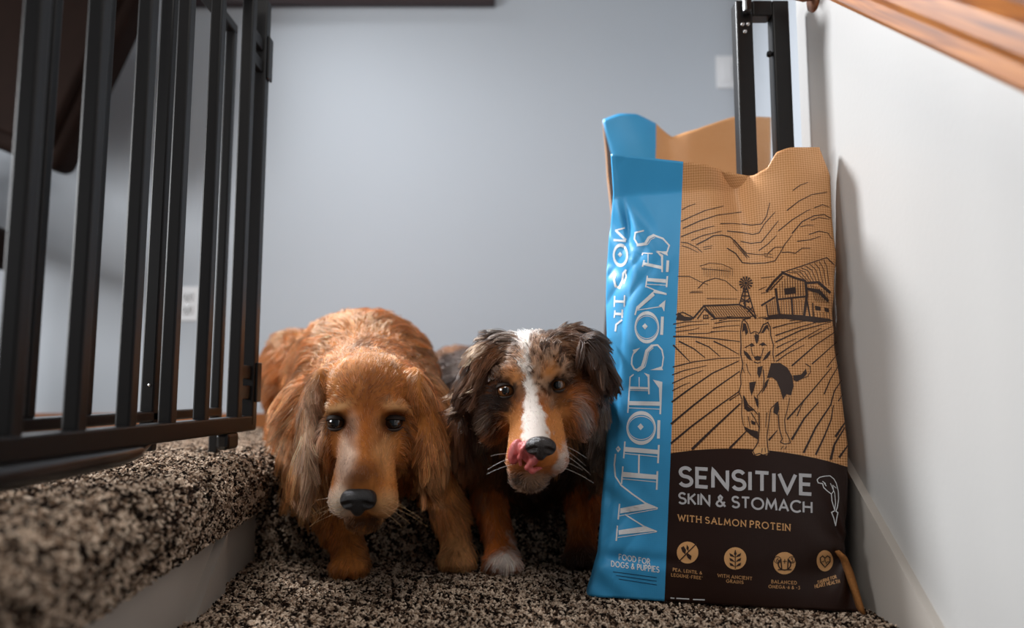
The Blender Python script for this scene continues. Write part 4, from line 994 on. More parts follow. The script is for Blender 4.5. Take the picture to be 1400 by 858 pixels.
# O M E S
ring(br, zY, 292, 790, 90, 118, 82, 92); ring(br, zY, 292, 790, 80, 85, 77, 80); br.poly(zY([(257, 782), (278, 760), (298, 784), (278, 806)])); br.strip(zY([(406, 712), (400, 845)]), 4)
for p in ([(215, 640), (335, 530), (350, 556), (228, 660)], [(378, 632), (428, 590), (419, 676), (402, 642)], [(345, 512), (436, 540), (436, 553), (335, 536)], [(295, 428), (432, 438), (432, 465), (290, 452)]): br.poly(zY(p))
for p, w in (([(205, 700), (222, 636)], 2), ([(222, 664), (402, 637)], 1.2), ([(290, 492), (345, 515)], 1.6), ([(296, 412), (283, 497)], 1.8), ([(442, 415), (436, 496)], 2.2), ([(290, 474), (432, 482)], 1)): br.strip(zY(p), w)
br.poly(zY([(265, 312), (405, 342), (405, 366), (265, 334)])); br.poly(zY([(355, 230), (411, 260), (409, 386), (398, 386), (396, 275)]));
for p, w in (([(335, 250), (262, 246), (256, 262)], 1.6), ([(272, 298), (260, 346)], 2), ([(300, 250), (300, 318)], 1.2), ([(446, 300), (441, 385)], 3.6)): br.strip(zY(p), w)
br.strip(zY([(270, 82), (207, 96), (200, 142), (225, 186)]), 1.8, 2.4); br.strip(zY([(216, 188), (280, 178), (306, 134), (348, 114)]), 3.6, 3.8); br.strip(zY([(240, 194), (296, 184), (322, 146), (352, 132)]), .8); br.strip(zY([(340, 115), (410, 140), (456, 190), (440, 238), (362, 238)]), 2.6, 1.6); br.poly(zY([(360, 228), (440, 238), (446, 266)]))
br.text('FOOD FOR', (846.5, 757), (888.5, 764), (846.5, 764), (888.5, 771), w=.17, gap=.30, serif=.1); br.text('DOGS & PUPPIES', (836, 766.5), (901, 774.5), (836, 773.5), (901, 782), w=.17, gap=.30, serif=.1)
br.build(bag, 'brand_lettering', I_WHITE, bg, label='white inline serif brand name on the blue strip')
gs = Decal()
ring(gs, zY, 98, 262, 56, 86, 42, 62); gs.poly(zY([(78, 257), (95, 238), (112, 257), (95, 276)]))
for p, w in (([(48, 150), (138, 158)], 3), ([(62, 78), (138, 152)], 3.2), ([(60, 80), (130, 62)], 2), ([(62, 395), (50, 440), (62, 490), (90, 500), (112, 450), (118, 395), (140, 368)], 2.8), ([(132, 372), (140, 420), (122, 470)], 2),
             ([(50, 600), (130, 602)], 3.2), ([(56, 560), (52, 640)], 1.8), ([(128, 555), (126, 640)], 1.8), ([(52, 690), (118, 694)], 3.4), ([(58, 665), (52, 720)], 1.8), ([(112, 660), (110, 722)], 2.2), ([(60, 820), (66, 770), (110, 735)], 2.4)): gs.strip(zY(p), w)
gs.build(bag, 'gusset_lettering', I_WHITE, bg)
fp = Decal()
for k in range(3): fp.strip([(838 + 4 * k, 781 + 5 * k), (898, 789 + 5 * k)], 0.8)
fp.build(bag, 'fine_print', plain('ink_navy', srgb(20, 50, 80), 0.5), bg)
# burlap-printed tail of the right gusset sticking out at the lower corner
bm = bmesh.new(); rr = []
path = [(1143, 752, 3), (1152, 762, 5), (1160, 782, 6), (1168, 808, 5.5), (1174, 828, 5), (1179, 838, 3)]
for i, (x, y, w) in enumerate(path):
    p0 = bag.px2surf(np.array([x - w * 0.8]), np.array([y + w * 0.4]), np.array([0.002]))[0]; p1 = bag.px2surf(np.array([x + w * 0.8]), np.array([y - w * 0.4]), np.array([0.010]))[0]
    p0[2] = max(p0[2], 0.004); p1[2] = max(p1[2], 0.004)
    rr.append([bm.verts.new(p0), bm.verts.new((p0 + p1) / 2 + bag.n * 0.005), bm.verts.new(p1), bm.verts.new((p0 + p1) / 2 - bag.n * 0.004)])
for A_, B_ in zip(rr, rr[1:]):
    for q in range(4): bm.faces.new((A_[q], A_[(q + 1) % 4], B_[(q + 1) % 4], B_[q]))
bm.faces.new(rr[0]); bm.faces.new(rr[-1][::-1]); bmesh.ops.recalc_face_normals(bm, faces=bm.faces)
M_KRAFT = plain('kraft_weave', srgb(158, 102, 48), 0.8, noise=0.5, nscale=420)
child(bm_obj('gusset_tail', bm, M_KRAFT, None, True), bg)

# ---- rear bag, standing on the landing behind the gate frame
d = rays(826, 608); A2 = CAM + d * (1.50 / d[1]); A2[2] = ZL + 0.012; d = rays(1066, 608); B2 = CAM + d * (1.47 / d[1]); B2[2] = ZL + 0.012
bag2 = Bag(A2, B2, math.radians(4))
wr3 = Noise3(33)
def rear_extra(s, a, b, u, t):
    X = np.stack([a, b, np.zeros_like(a)], -1)
    return 0.003 * wr3(X, 24.0) - 0.020 * g_(u, 0.36, 0.09) * np.clip((t - 0.75) / 0.25, 0, 1) - 0.03 * np.clip((u - 0.8) / 0.2, 0, 1) * np.clip((t - 0.7) / 0.3, 0, 1) + 0.012 * g_(u, 0.15, 0.15) * np.clip((t - 0.8) / 0.2, 0, 1)
bag2.setup(left=[(826, 612), (828, 500), (834, 380), (838, 285), (832, 240), (829, 205), (826, 180), (824, 165)],
           right=[(1066, 612), (1072, 480), (1068, 330), (1056, 240), (1058, 200), (1059, 152)],
           top=[(824, 164), (845, 158), (870, 159), (897, 168), (918, 188), (950, 181), (1000, 163), (1059, 152)],
           crease=[(836, 612), (838, 500), (844, 380), (849, 285), (842, 235), (834, 205), (824, 165)], bulge=0.032, slant=0.9, extra=rear_extra,
           back=lambda t: 0.09 * np.interp(t, [0, 0.1, 0.5, 0.9, 1], [0.95, 1, 0.8, 0.25, 0.1]))
a_, b_ = bag2.px2ab(np.array([897., 893.]), np.array([170., 225.])); k1 = (a_[0] - a_[1]) / (b_[0] - b_[1]); k1 = max(-0.06, min(0.06, k1))
ga, gb_ = bag2.px2ab(np.array([824.5, 841.]), np.array([168., 232.])); gk = (ga[0] - ga[1]) / (gb_[0] - gb_[1])
M_BAG2 = bag_material('rear_bag_print', (a_[0] - k1 * b_[0], k1), (0.28, 0.0, 0.0), (ga[0] - gk * gb_[0], gk))
bg2 = empty('dog_food_bag', tuple(A2)); tag(bg2, 'second dog food bag behind the front one, only its slumped blue and kraft top showing', 'dog food bag')
bag2.build('sack', M_BAG2, bg2, 70, 90)
# ================================================================== DOGS
def rot_to(x_dir, z_dir):
    """columns = local axes in world; local z along z_dir, local x as close to x_dir as possible"""
    z = unit(np.array(z_dir, float)); x = np.array(x_dir, float); x = unit(x - z * (x @ z)); y = np.cross(z, x)
    return np.stack([x, y, z], 1)
ID3 = np.eye(3)
def cap(a, b, ra, rb, **k): return dict(t='c', a=np.array(a, float), b=np.array(b, float), ra=ra, rb=rb, **k)
def ell(c, r, R=ID3, **k): return dict(t='e', c=np.array(c, float), r=np.array(r, float), R=R, **k)
def paw(c, fwd, r, **k):
    """a paw with four toes; c = ankle point just above the pad"""
    c = np.array(c, float); fwd = unit(np.array(fwd, float)); sd = np.array([-fwd[1], fwd[0], 0]); out = [ell(c + fwd * 0.008 + [0, 0, -0.004], (r * 1.05, r * 1.25, r * 0.85), rot_to(sd, (0, 0, 1)), **k)]
    for q in (-1.5, -0.5, 0.5, 1.5):
        o = c + fwd * (0.030 - 0.004 * abs(q)) + sd * q * r * 0.52; o = o + np.array([0, 0, -0.006])
        out.append(ell(o, (r * 0.34, r * 0.62, r * 0.46), rot_to(sd, (0, 0, 1)), **{**k, 'k': 0.008, 'len': 0.013}))
    return out

def build_dog(name, label, prims, color_fn, nfur, bald, box, fine_y, k=0.022, seed=1, clump=0.6, rad=0.00046):
    lo, hi = box
    xs = np.arange(lo[0], hi[0], 0.0042); zs = np.arange(lo[2], hi[2], 0.0042)
    ys = np.concatenate([np.arange(lo[1], fine_y, 0.0036), np.arange(fine_y, hi[1], 0.009)])
    Fd = sdf_field(prims, xs, ys, zs, k); V, Q = surface_net(Fd, xs, ys, zs)
    V = V.astype(float)
    # keep paws above the floor
    fl = np.where(V[:, 1] < YR - 0.01, 0.006, ZL + 0.006); low = V[:, 2] < fl; V[low, 2] = fl[low]
    nrm = vnormals(V, Q)
    c0 = V.mean(0)
    if ((V - c0) * nrm).sum() < 0: Q = Q[:, ::-1].copy(); nrm = -nrm
    body = [p for p in prims if not p.get('sub')]
    D = np.stack([prim_dist(p, V) for p in body], 1); w = np.exp(-(D - D.min(1, keepdims=True)) / 0.010); w /= w.sum(1, keepdims=True)
    g = lambda key, dflt: w @ np.array([np.asarray(p.get(key, dflt), float) for p in body])
    length = g('len', 0.02); comb = g('comb', (0, 0.3, -1)); lift = g('lift', 0.3); dens = g('dens', 1.0); base = g('col', (0.4, 0.2, 0.07)); clv = g('clump', clump)
    for c, r in bald:
        dd = np.linalg.norm(V - c, axis=1); m = np.clip((dd - r) / 0.012, 0, 1); length = length * (0.12 + 0.88 * m); dens = dens * np.where(dd < r * 0.75, 0, 1)
    col_v = color_fn(V, base, np.random.default_rng(seed))
    o = np_mesh(name, V, Q, M_SKIN); set_vcol(o, col_v * 0.8)
    # fur
    rg = np.random.default_rng(seed)
    T, B = sample_quads(V, Q, dens / np.maximum(length, 0.006) ** 0.35, nfur); n = nfur
    root = interp(V, T, B); nn = unit(interp(nrm, T, B)); L = interp(length, T, B) * rg.uniform(0.7, 1.25, n); cb = interp(comb, T, B); lf = interp(lift, T, B)[:, None]; cl = interp(clv, T, B)
    tg = unit(cb - nn * (cb * nn).sum(1, keepdims=True)); jit = rg.normal(size=(n, 3)) * 0.14
    K = 7; t = np.linspace(0, 1, K); pts = np.empty((n, K, 3)); Lc = L[:, None]
    d0 = unit(tg * (1 - lf) + nn * lf + jit); cu = unit(tg + nn * 0.06 + jit * 0.6) ; grav = np.array([0, 0, -1.0])
    sway = Noise3(seed + 3)(root, 45.0)[:, None] * np.cross(nn, tg)
    wave = Noise3(seed + 4)(root, 120.0)
    for i, ti in enumerate(t):
        pts[:, i] = root - nn * 0.001 + Lc * (d0 * (ti - 0.5 * ti * ti) + cu * 0.5 * ti * ti + grav * 0.16 * ti * ti * np.clip(Lc / 0.03, 0, 1.3) + sway * 0.22 * ti * ti
                   + np.cross(nn, tg) * (0.10 * np.sin(ti * 4.0 + wave * 2)[:, None] * ti * np.clip(Lc / 0.03, 0, 1)))
    ng = max(50, n // 26); gi = rg.choice(n, ng, replace=False); kd = kdtree.KDTree(ng)
    for q, ii in enumerate(gi): kd.insert(root[ii], q)
    kd.balance(); near = np.array([gi[kd.find(r)[1]] for r in root]); far = np.linalg.norm(root[near] - root, axis=1) > 0.02
    for i, ti in enumerate(t):
        wgt = (cl * ti ** 1.3 * ~far)[:, None]; same = pts[near, i] - root[near] * 0
        pts[:, i] = pts[:, i] * (1 - wgt) + (pts[near, i]) * wgt
    r = np.clip(rad * (0.75 + 14 * L), 0, rad * 1.7)[:, None] * np.linspace(1, 0.30, K)[None] * rg.uniform(0.8, 1.2, (n, 1))
    rc = color_fn(root, interp(base, T, B), rg, True)
    lock = np.zeros(n); lock[gi] = rg.normal(size=ng); rc = np.clip(rc * np.exp(0.22 * np.clip(lock[near], -2, 2) * np.clip(L / 0.02, 0.3, 1))[:, None], 0, 0.95)
    # keep strands out of the floor
    flr = np.where(pts[..., 1] < YR - 0.02, 0.008, np.where(pts[..., 1] > YR + 0.02, ZL + 0.006, -1)); pts[..., 2] = np.maximum(pts[..., 2], flr)
    keep = np.ones(n, bool)
    for c, rb in bald[:2]:            # no hair hanging across the eye openings
        keep &= ~((np.hypot((pts[..., 0] - c[0]) / 1.15, pts[..., 2] - c[2]) < rb * 0.60) & (np.abs(pts[..., 1] - c[1]) < 0.05)).any(1)
    fo = curves_obj('fur', pts[keep], r[keep], rc[keep], M_HAIR, o)
    bvh = BVHTree.FromPolygons([tuple(v) for v in V], [tuple(int(i) for i in q) for q in Q])
    tag(o, label, 'dog')
    return o, bvh
def hit(bvh, px, py):
    d = rays(px, py); d = d / np.linalg.norm(d); h = bvh.ray_cast(Vector(CAM), Vector(d)); return np.array(h[0]), np.array(h[1])
def eye(dog, c, R, gaze, up_, iris, half_open):
    """glossy eyeball facing gaze with dark upper and lower lids"""
    z = unit(np.array(gaze, float)); x = unit(np.cross(np.array(up_, float), z)); y = np.cross(z, x)
    M = Matrix([[x[i], y[i], z[i], c[i]] for i in range(3)] + [[0, 0, 0, 1]])
    bm = bmesh.new(); angs = [0, 6, 12, 18, 24, 30, 38, 46, 54, 60, 75, 90, 110, 140, 180]
    lathe(bm, [(R * math.sin(math.radians(a)) if 0 < a < 180 else 0, R * math.cos(math.radians(a)) * (1.0 + 0.05 * max(0, 1 - a / 45))) for a in angs], M, 28)
    e = bm_obj('eye', bm, None, None, True)
    mp = plain('pupil', (0.004, 0.004, 0.004), 0.05, coat=1.0); mi = plain('iris', iris, 0.08, coat=1.0, noise=0.4, nscale=600); ms = plain('eye_rim', (0.012, 0.008, 0.007), 0.15, coat=0.5)
    for m_ in (mp, mi, ms): e.data.materials.append(m_)
    bmx = bmesh.new(); bmx.from_mesh(e.data)
    for f in bmx.faces:
        cc = Vector(f.calc_center_median()) - Vector(c); a = math.degrees(math.acos(max(-1, min(1, cc.normalized().dot(Vector(z)))))); f.material_index = 0 if a < 22 else (1 if a < 50 else 2)
    bmesh.ops.recalc_face_normals(bmx, faces=bmx.faces); bmx.to_mesh(e.data); bmx.free()
    e.parent = dog
    for sgn, op in ((1, half_open[0]), (-1, half_open[1])):
        bm = bmesh.new(); G = []
        for i in range(17):
            az = math.radians(-88 + 176 * i / 16); row = []
            e0 = math.radians(op) * math.cos(az * 0.98) ** 0.8
            for j in range(7):
                el_ = e0 + (math.radians(96) - e0) * j / 6; rr_ = R * (1.10 + 0.05 * math.sin(PI * j / 6))
                v = Vector((math.sin(az) * math.cos(el_), sgn * math.sin(el_), math.cos(az) * math.cos(el_))) * rr_
                if v.z < -0.3 * R: v.z = -0.3 * R
                row.append(bm.verts.new(M @ v))
            G.append(row)
        for i in range(16):
            for j in range(6): bm.faces.new((G[i][j], G[i + 1][j], G[i + 1][j + 1], G[i][j + 1]))
        bmesh.ops.recalc_face_normals(bm, faces=bm.faces)
        lid = bm_obj('eyelid', bm, M_LID, e, True)
        sm_ = lid.modifiers.new('thick', 'SOLIDIFY'); sm_.thickness = 0.0012
    return e
def nose(dog, c, size, pitch, roll, mat):
    """nose pad modelled in local axes (x right, y out, z up), then turned down by pitch"""
    s = size; pr = [ell((0, 0, 0.10 * s), (0.50 * s, 0.36 * s, 0.30 * s)), ell((-0.24 * s, 0.10 * s, 0.02 * s), (0.27 * s, 0.24 * s, 0.25 * s)), ell((0.24 * s, 0.10 * s, 0.02 * s), (0.27 * s, 0.24 * s, 0.25 * s)),
                    ell((0, 0.16 * s, -0.14 * s), (0.20 * s, 0.17 * s, 0.26 * s)),
                    cap((-0.22 * s, 0.42 * s, -0.02 * s), (-0.46 * s, 0.22 * s, -0.10 * s), 0.12 * s, 0.07 * s, sub=True, k=0.002), cap((0.22 * s, 0.42 * s, -0.02 * s), (0.46 * s, 0.22 * s, -0.10 * s), 0.12 * s, 0.07 * s, sub=True, k=0.002),
                    cap((0, 0.40 * s, 0.05 * s), (0, 0.36 * s, -0.5 * s), 0.022 * s, 0.022 * s, sub=True, k=0.002)]
    g = np.arange(-0.75 * s, 0.75 * s, s / 44); Fd = sdf_field(pr, g, g, g, 0.0045); V, Q = surface_net(Fd, g, g, g); V = V.astype(float)
    V[:, 1] *= -1; Q = Q[:, ::-1].copy()
    M = np.array(Matrix.Rotation(roll, 3, 'Y') @ Matrix.Rotation(pitch, 3, 'X')); V = V @ M.T + c
    o = np_mesh('nose', V, Q, mat, dog)
    bm = bmesh.new(); bm.from_mesh(o.data); bmesh.ops.recalc_face_normals(bm, faces=bm.faces); bm.to_mesh(o.data); bm.free()
    return o
def whiskers(dog, bvh, spots, col, L, down=0.25):
    P_ = []; rg = np.random.default_rng(4)
    for px, py, sx in spots:
        h, nn = hit(bvh, px, py)
        dr = unit(np.array([sx, -0.35, -down]) + rg.normal(size=3) * 0.22); ln = L * rg.uniform(0.6, 1.1)
        P_.append([h + dr * ln * t + np.array([0, 0.2, -0.5]) * ln * 0.35 * t * t for t in np.linspace(0, 1, 7)])
    P_ = np.array(P_); r = np.tile(np.linspace(0.00024, 0.00009, 7), (len(P_), 1)); return curves_obj('whiskers', P_, r, np.tile(col, (len(P_), 1)), M_HAIR, dog)
def patch(px, py, cx, cy, rx, ry, rot=0.0, soft=0.35):
    c, s = math.cos(math.radians(rot)), math.sin(math.radians(rot)); dx, dy = px - cx, py - cy
    d = np.hypot((dx * c + dy * s) / rx, (-dx * s + dy * c) / ry); return np.clip((1 + soft - d) / (2 * soft), 0, 1)[:, None]
def mixc(c, col, m): return c * (1 - m) + np.array(col) * m

# ---------------------------------------------------------------- golden retriever
GO = np.array(srgb(188, 117, 58)); GL = np.array(srgb(230, 178, 124)); GD = np.array(srgb(140, 70, 26))
BK = dict(len=0.042, comb=(0.05, 0.8, -0.5), lift=0.30, col=GO, clump=0.7)
HD = dict(len=0.013, comb=(0, 1.0, 0.30), lift=0.12, col=GO, clump=0.35, dens=1.5)
MZ = dict(len=0.0065, comb=(0, 0.5, 0.85), lift=0.14, col=GO, clump=0.15, dens=1.6)
CK = dict(len=0.018, comb=(0, 0.7, -0.6), lift=0.22, col=GO, clump=0.45, dens=1.3)
ER = dict(len=0.034, comb=(0, 0.05, -1), lift=0.06, col=GO * 0.95, clump=0.7, dens=1.4, k=0.012)
CH = dict(len=0.060, comb=(0, 0.05, -1), lift=0.16, col=GO, clump=0.8)
LG = dict(len=0.020, comb=(0, 0.25, -1), lift=0.12, col=GO, clump=0.5, dens=1.2, k=0.016)
g_pr = [
    cap(P(500, 520, 1.52), P(482, 514, 1.74), 0.142, 0.148, **BK), ell(P(445, 516, 1.93), (0.125, 0.15, 0.12), **{**BK, 'dens': 0.7}),
    ell(P(407, 512, 1.90), (0.072, 0.13, 0.112), **{**BK, 'comb': (-0.3, 0.3, -1), 'len': 0.05, 'lift': 0.4}), ell(P(520, 530, 1.88), (0.08, 0.13, 0.10), **{**BK, 'dens': 0.5}),
    cap(P(388, 590, 1.78), P(392, 594, 1.60), 0.036, 0.034, **{**BK, 'len': 0.03}),
    ell(P(512, 590, 1.42), (0.115, 0.10, 0.110), **{**CH, 'dens': 0.8, 'len': 0.04}),
    cap(P(432, 555, 1.44), P(440, 650, 1.37), 0.064, 0.055, **{**CH, 'comb': (-0.25, 0, -1), 'col': GO * 0.6 + GL * 0.4, 'lift': 0.25}), cap(P(570, 548, 1.44), P(583, 630, 1.39), 0.054, 0.046, **{**CH, 'len': 0.045}),  # left shoulder fur paler: side light put into its colour
    cap(P(505, 540, 1.27), P(506, 540, 1.44), 0.082, 0.128, **{**BK, 'len': 0.030, 'comb': (0, 0.9, -0.2), 'lift': 0.2}),
    cap(P(468, 540, 1.24), P(450, 590, 1.36), 0.05, 0.06, **{**CH, 'len': 0.045}), cap(P(545, 540, 1.24), P(562, 590, 1.36), 0.05, 0.06, **{**CH, 'len': 0.04}),
    # legs
    cap(P(448, 655, 1.37), P(462, 715, 1.355), 0.048, 0.034, **LG), cap(P(462, 715, 1.355), Pz(478, 0.045, 1.315), 0.034, 0.026, **LG),
    cap(P(594, 620, 1.39), P(613, 695, 1.375), 0.040, 0.030, **{**LG, 'len': 0.026}), cap(P(615, 695, 1.375), Pz(624, 0.045, 1.355), 0.031, 0.026, **{**LG, 'len': 0.026, 'col': GO * 0.75 + GL * 0.25}),
    *paw(Pz(480, 0.030, 1.305), (0.05, -1, 0), 0.028, **LG), *paw(Pz(625, 0.030, 1.345), (-0.02, -1, 0), 0.028, **{**LG, 'col': GO * 0.7 + GL * 0.3}),
    # head
    ell(P(505, 536, 1.205), (0.068, 0.078, 0.064), **HD), cap(P(503, 560, 1.175), P(501, 600, 1.150), 0.048, 0.038, **HD),
    cap(P(501, 590, 1.146), P(495, 660, 1.082), 0.029, 0.029, **{**MZ, 'k': 0.016}),
    cap(P(482, 622, 1.140), P(473, 682, 1.096), 0.022, 0.0255, **{**MZ, 'comb': (-0.4, 0.5, 0.4), 'k': 0.014, 'len': 0.008}), cap(P(519, 622, 1.140), P(520, 684, 1.096), 0.022, 0.0255, **{**MZ, 'comb': (0.4, 0.5, 0.4), 'k': 0.014, 'len': 0.008}),
    ell(P(462, 586, 1.178), (0.026, 0.030, 0.030), **CK), ell(P(545, 586, 1.178), (0.026, 0.030, 0.030), **CK),
    ell(P(468, 557, 1.148), (0.024, 0.018, 0.014), **{**HD, 'k': 0.012}), ell(P(538, 557, 1.148), (0.024, 0.018, 0.014), **{**HD, 'k': 0.012}),
    ell(P(497, 706, 1.118), (0.020, 0.024, 0.014), **{**MZ, 'comb': (0, 0.4, -0.8), 'len': 0.012, 'k': 0.006}), cap(P(497, 700, 1.13), P(503, 650, 1.20), 0.026, 0.045, **CK),
    ell(P(460, 612, 1.188), (0.024, 0.040, 0.040), **CK), ell(P(549, 612, 1.188), (0.024, 0.040, 0.040), **CK),
    ell(P(460, 578, 1.137), (0.0165, 0.013, 0.0125), sub=True, k=0.010), ell(P(537, 578, 1.137), (0.0165, 0.013, 0.0125), sub=True, k=0.010),
    cap(P(497, 702, 1.058), P(497, 722, 1.085), 0.0022, 0.0022, sub=True, k=0.006), cap(P(494, 716, 1.062), P(468, 722, 1.085), 0.002, 0.002, sub=True, k=0.005), cap(P(500, 716, 1.062), P(526, 722, 1.085), 0.002, 0.002, sub=True, k=0.005),
    # ears
    ell(P(430, 552, 1.205), (0.019, 0.036, 0.060), rot_to((1, 0, 0), (0.20, 0, 1)), **{**ER, 'len': 0.026}), ell(P(420, 622, 1.195), (0.017, 0.036, 0.060), rot_to((1, 0.3, 0), (0.04, 0.0, 1)), **{**ER, 'len': 0.048, 'col': GL * 0.6 + GO * 0.4, 'lift': 0.1}),  # lower left ear tinted paler, as if lit from the side
    ell(P(578, 550, 1.205), (0.019, 0.036, 0.060), rot_to((1, 0, 0), (-0.28, 0, 1)), **{**ER, 'len': 0.026}), ell(P(590, 618, 1.195), (0.020, 0.038, 0.062), rot_to((1, -0.3, 0), (-0.06, 0.0, 1)), **{**ER, 'len': 0.036}),
]
nzA, nzB = Noise3(101), Noise3(102)
def golden_col(X, base, rg, strand=False):
    px, py = proj(X); c = base.copy(); front = (X[:, 1] < 1.24)[:, None].astype(float)
    c = c * (1 + 0.10 * np.clip(nzA(X, 60.0), -2, 2))[:, None]
    c = mixc(c, GL, np.clip(0.16 * nzB(X, 35.0) + 0.08, 0, 0.4)[:, None]); c = c * (1 + 0.13 * np.clip(nzB(X * np.array([1, 1, 0.35]), 900.0), -2, 2))[:, None]
    px = px + 1.5 * nzA(X, 150.0); py = py + 1.5 * nzB(X, 150.0)
    for args, col, k_ in (((500, 540, 44, 44), GD * 1.25, 0.45), ((474, 622, 11, 44, 8, 0.6), srgb(236, 206, 184), 0.75), ((523, 612, 12, 36, -8, 0.6), GL * 0.95, 0.45), ((492, 648, 25, 20, 0, 0.6), srgb(88, 50, 27), 0.85), ((463, 690, 18, 20, 0, 0.5), srgb(240, 218, 196), 0.9), ((528, 692, 20, 20, 0, 0.5), srgb(206, 160, 112), 0.7),  # pale streak and flew on the left paint the muzzle's lit side
                         ((497, 714, 26, 9), srgb(50, 30, 20), 0.85), ((461, 579, 23, 14, 14, 0.5), srgb(44, 23, 12), 0.95), ((536, 579, 23, 14, -14, 0.5), srgb(44, 23, 12), 0.95), ((462, 555, 20, 5.5, -14, 0.6), GL * 1.1, 0.7), ((541, 555, 20, 5.5, 14, 0.6), GL, 0.6), ((501, 590, 12, 40, 0, 0.7), GD * 1.2, 0.45),
                         ((478, 594, 6, 16, -25, 0.7), GD * 0.8, 0.6), ((520, 594, 6, 16, 25, 0.7), GD * 0.8, 0.6), ((452, 622, 8, 34, 4, 0.7), GD * 0.9, 0.6), ((558, 622, 9, 40, -4, 0.7), GD * 0.7, 0.7), ((502, 530, 3.5, 26, 0, 0.8), GD * 0.8, 0.5)):  # right cheek patch paints the shade between cheek and ear into the fur
        c = mixc(c, col, patch(px, py, *args) * k_ * front)
    c = mixc(c, np.array(srgb(240, 214, 190)), patch(px, py, 424, 600, 14, 70, 4) * 0.55 * front)  # side light on the left ear painted into the fur colour
    if strand: c = c * rg.uniform(0.58, 1.30, (len(c), 1)) * (1 + rg.normal(size=c.shape) * 0.03)
    return np.clip(c, 0, 0.95)
gE = (P(460, 577, 1.128), P(537, 577, 1.128))
golden, gb = build_dog('golden_retriever', 'golden retriever with lowered head stepping down from the landing on the left', g_pr, golden_col, 110000,
    [(gE[0], 0.016), (gE[1], 0.016), (P(491, 688, 1.055), 0.024)], ((-0.75, 1.0, -0.03), (0.02, 2.16, 0.66)), 1.30, seed=11)
for (ex, ey) in ((460, 578), (537, 578)):
    h, nn = hit(gb, ex, ey); eye(golden, h + np.array([0, 0.0082, 0.0005]), 0.0166, unit(np.array([(-0.06 if ex < 500 else 0.06), -1, -0.05])), (0, 0, 1), (0.030, 0.013, 0.006), (20, 28))
h, nn = hit(gb, 491, 684); nose(golden, h + np.array([0, -0.001, 0.0]), 0.050, 0.08, 0.0, M_NOSE)
whiskers(golden, gb, [(465, 680, -1), (462, 686, -1), (468, 692, -1), (460, 690, -1.0), (470, 698, -0.8), (528, 680, 1), (532, 686, 1), (526, 692, 1), (534, 692, 1), (522, 698, 0.8)], srgb(220, 176, 120), 0.055)

# ---------------------------------------------------------------- australian shepherd
AD = np.array(srgb(60, 38, 26)); AB = np.array(srgb(24, 16, 12)); AC = np.array(srgb(186, 102, 42)); AW = np.array(srgb(238, 226, 216)); AG = np.array(srgb(150, 122, 100)); AT = np.array(srgb(136, 86, 52)); AM = np.array(srgb(196, 128, 72))
bk = dict(len=0.045, comb=(0.0, 0.8, -0.6), lift=0.3, col=AD, clump=0.7)
hd = dict(len=0.014, comb=(0, 0.9, 0.45), lift=0.15, col=AD, clump=0.4, dens=1.5)
mz = dict(len=0.0065, comb=(0, 0.5, 0.85), lift=0.14, col=AC, clump=0.15, dens=1.7)
er = dict(len=0.040, comb=(0, 0.05, -1), lift=0.22, col=AD, clump=0.75, dens=1.4, k=0.012)
rf = dict(len=0.058, comb=(0, 0.25, -1), lift=0.26, col=AD, clump=0.75)
lg = dict(len=0.018, comb=(0, 0.25, -1), lift=0.12, col=AC * 0.95, clump=0.45, dens=1.3, k=0.016)
dz = -0.045
Q_ = lambda px, py, D: P(px, py, D + dz)
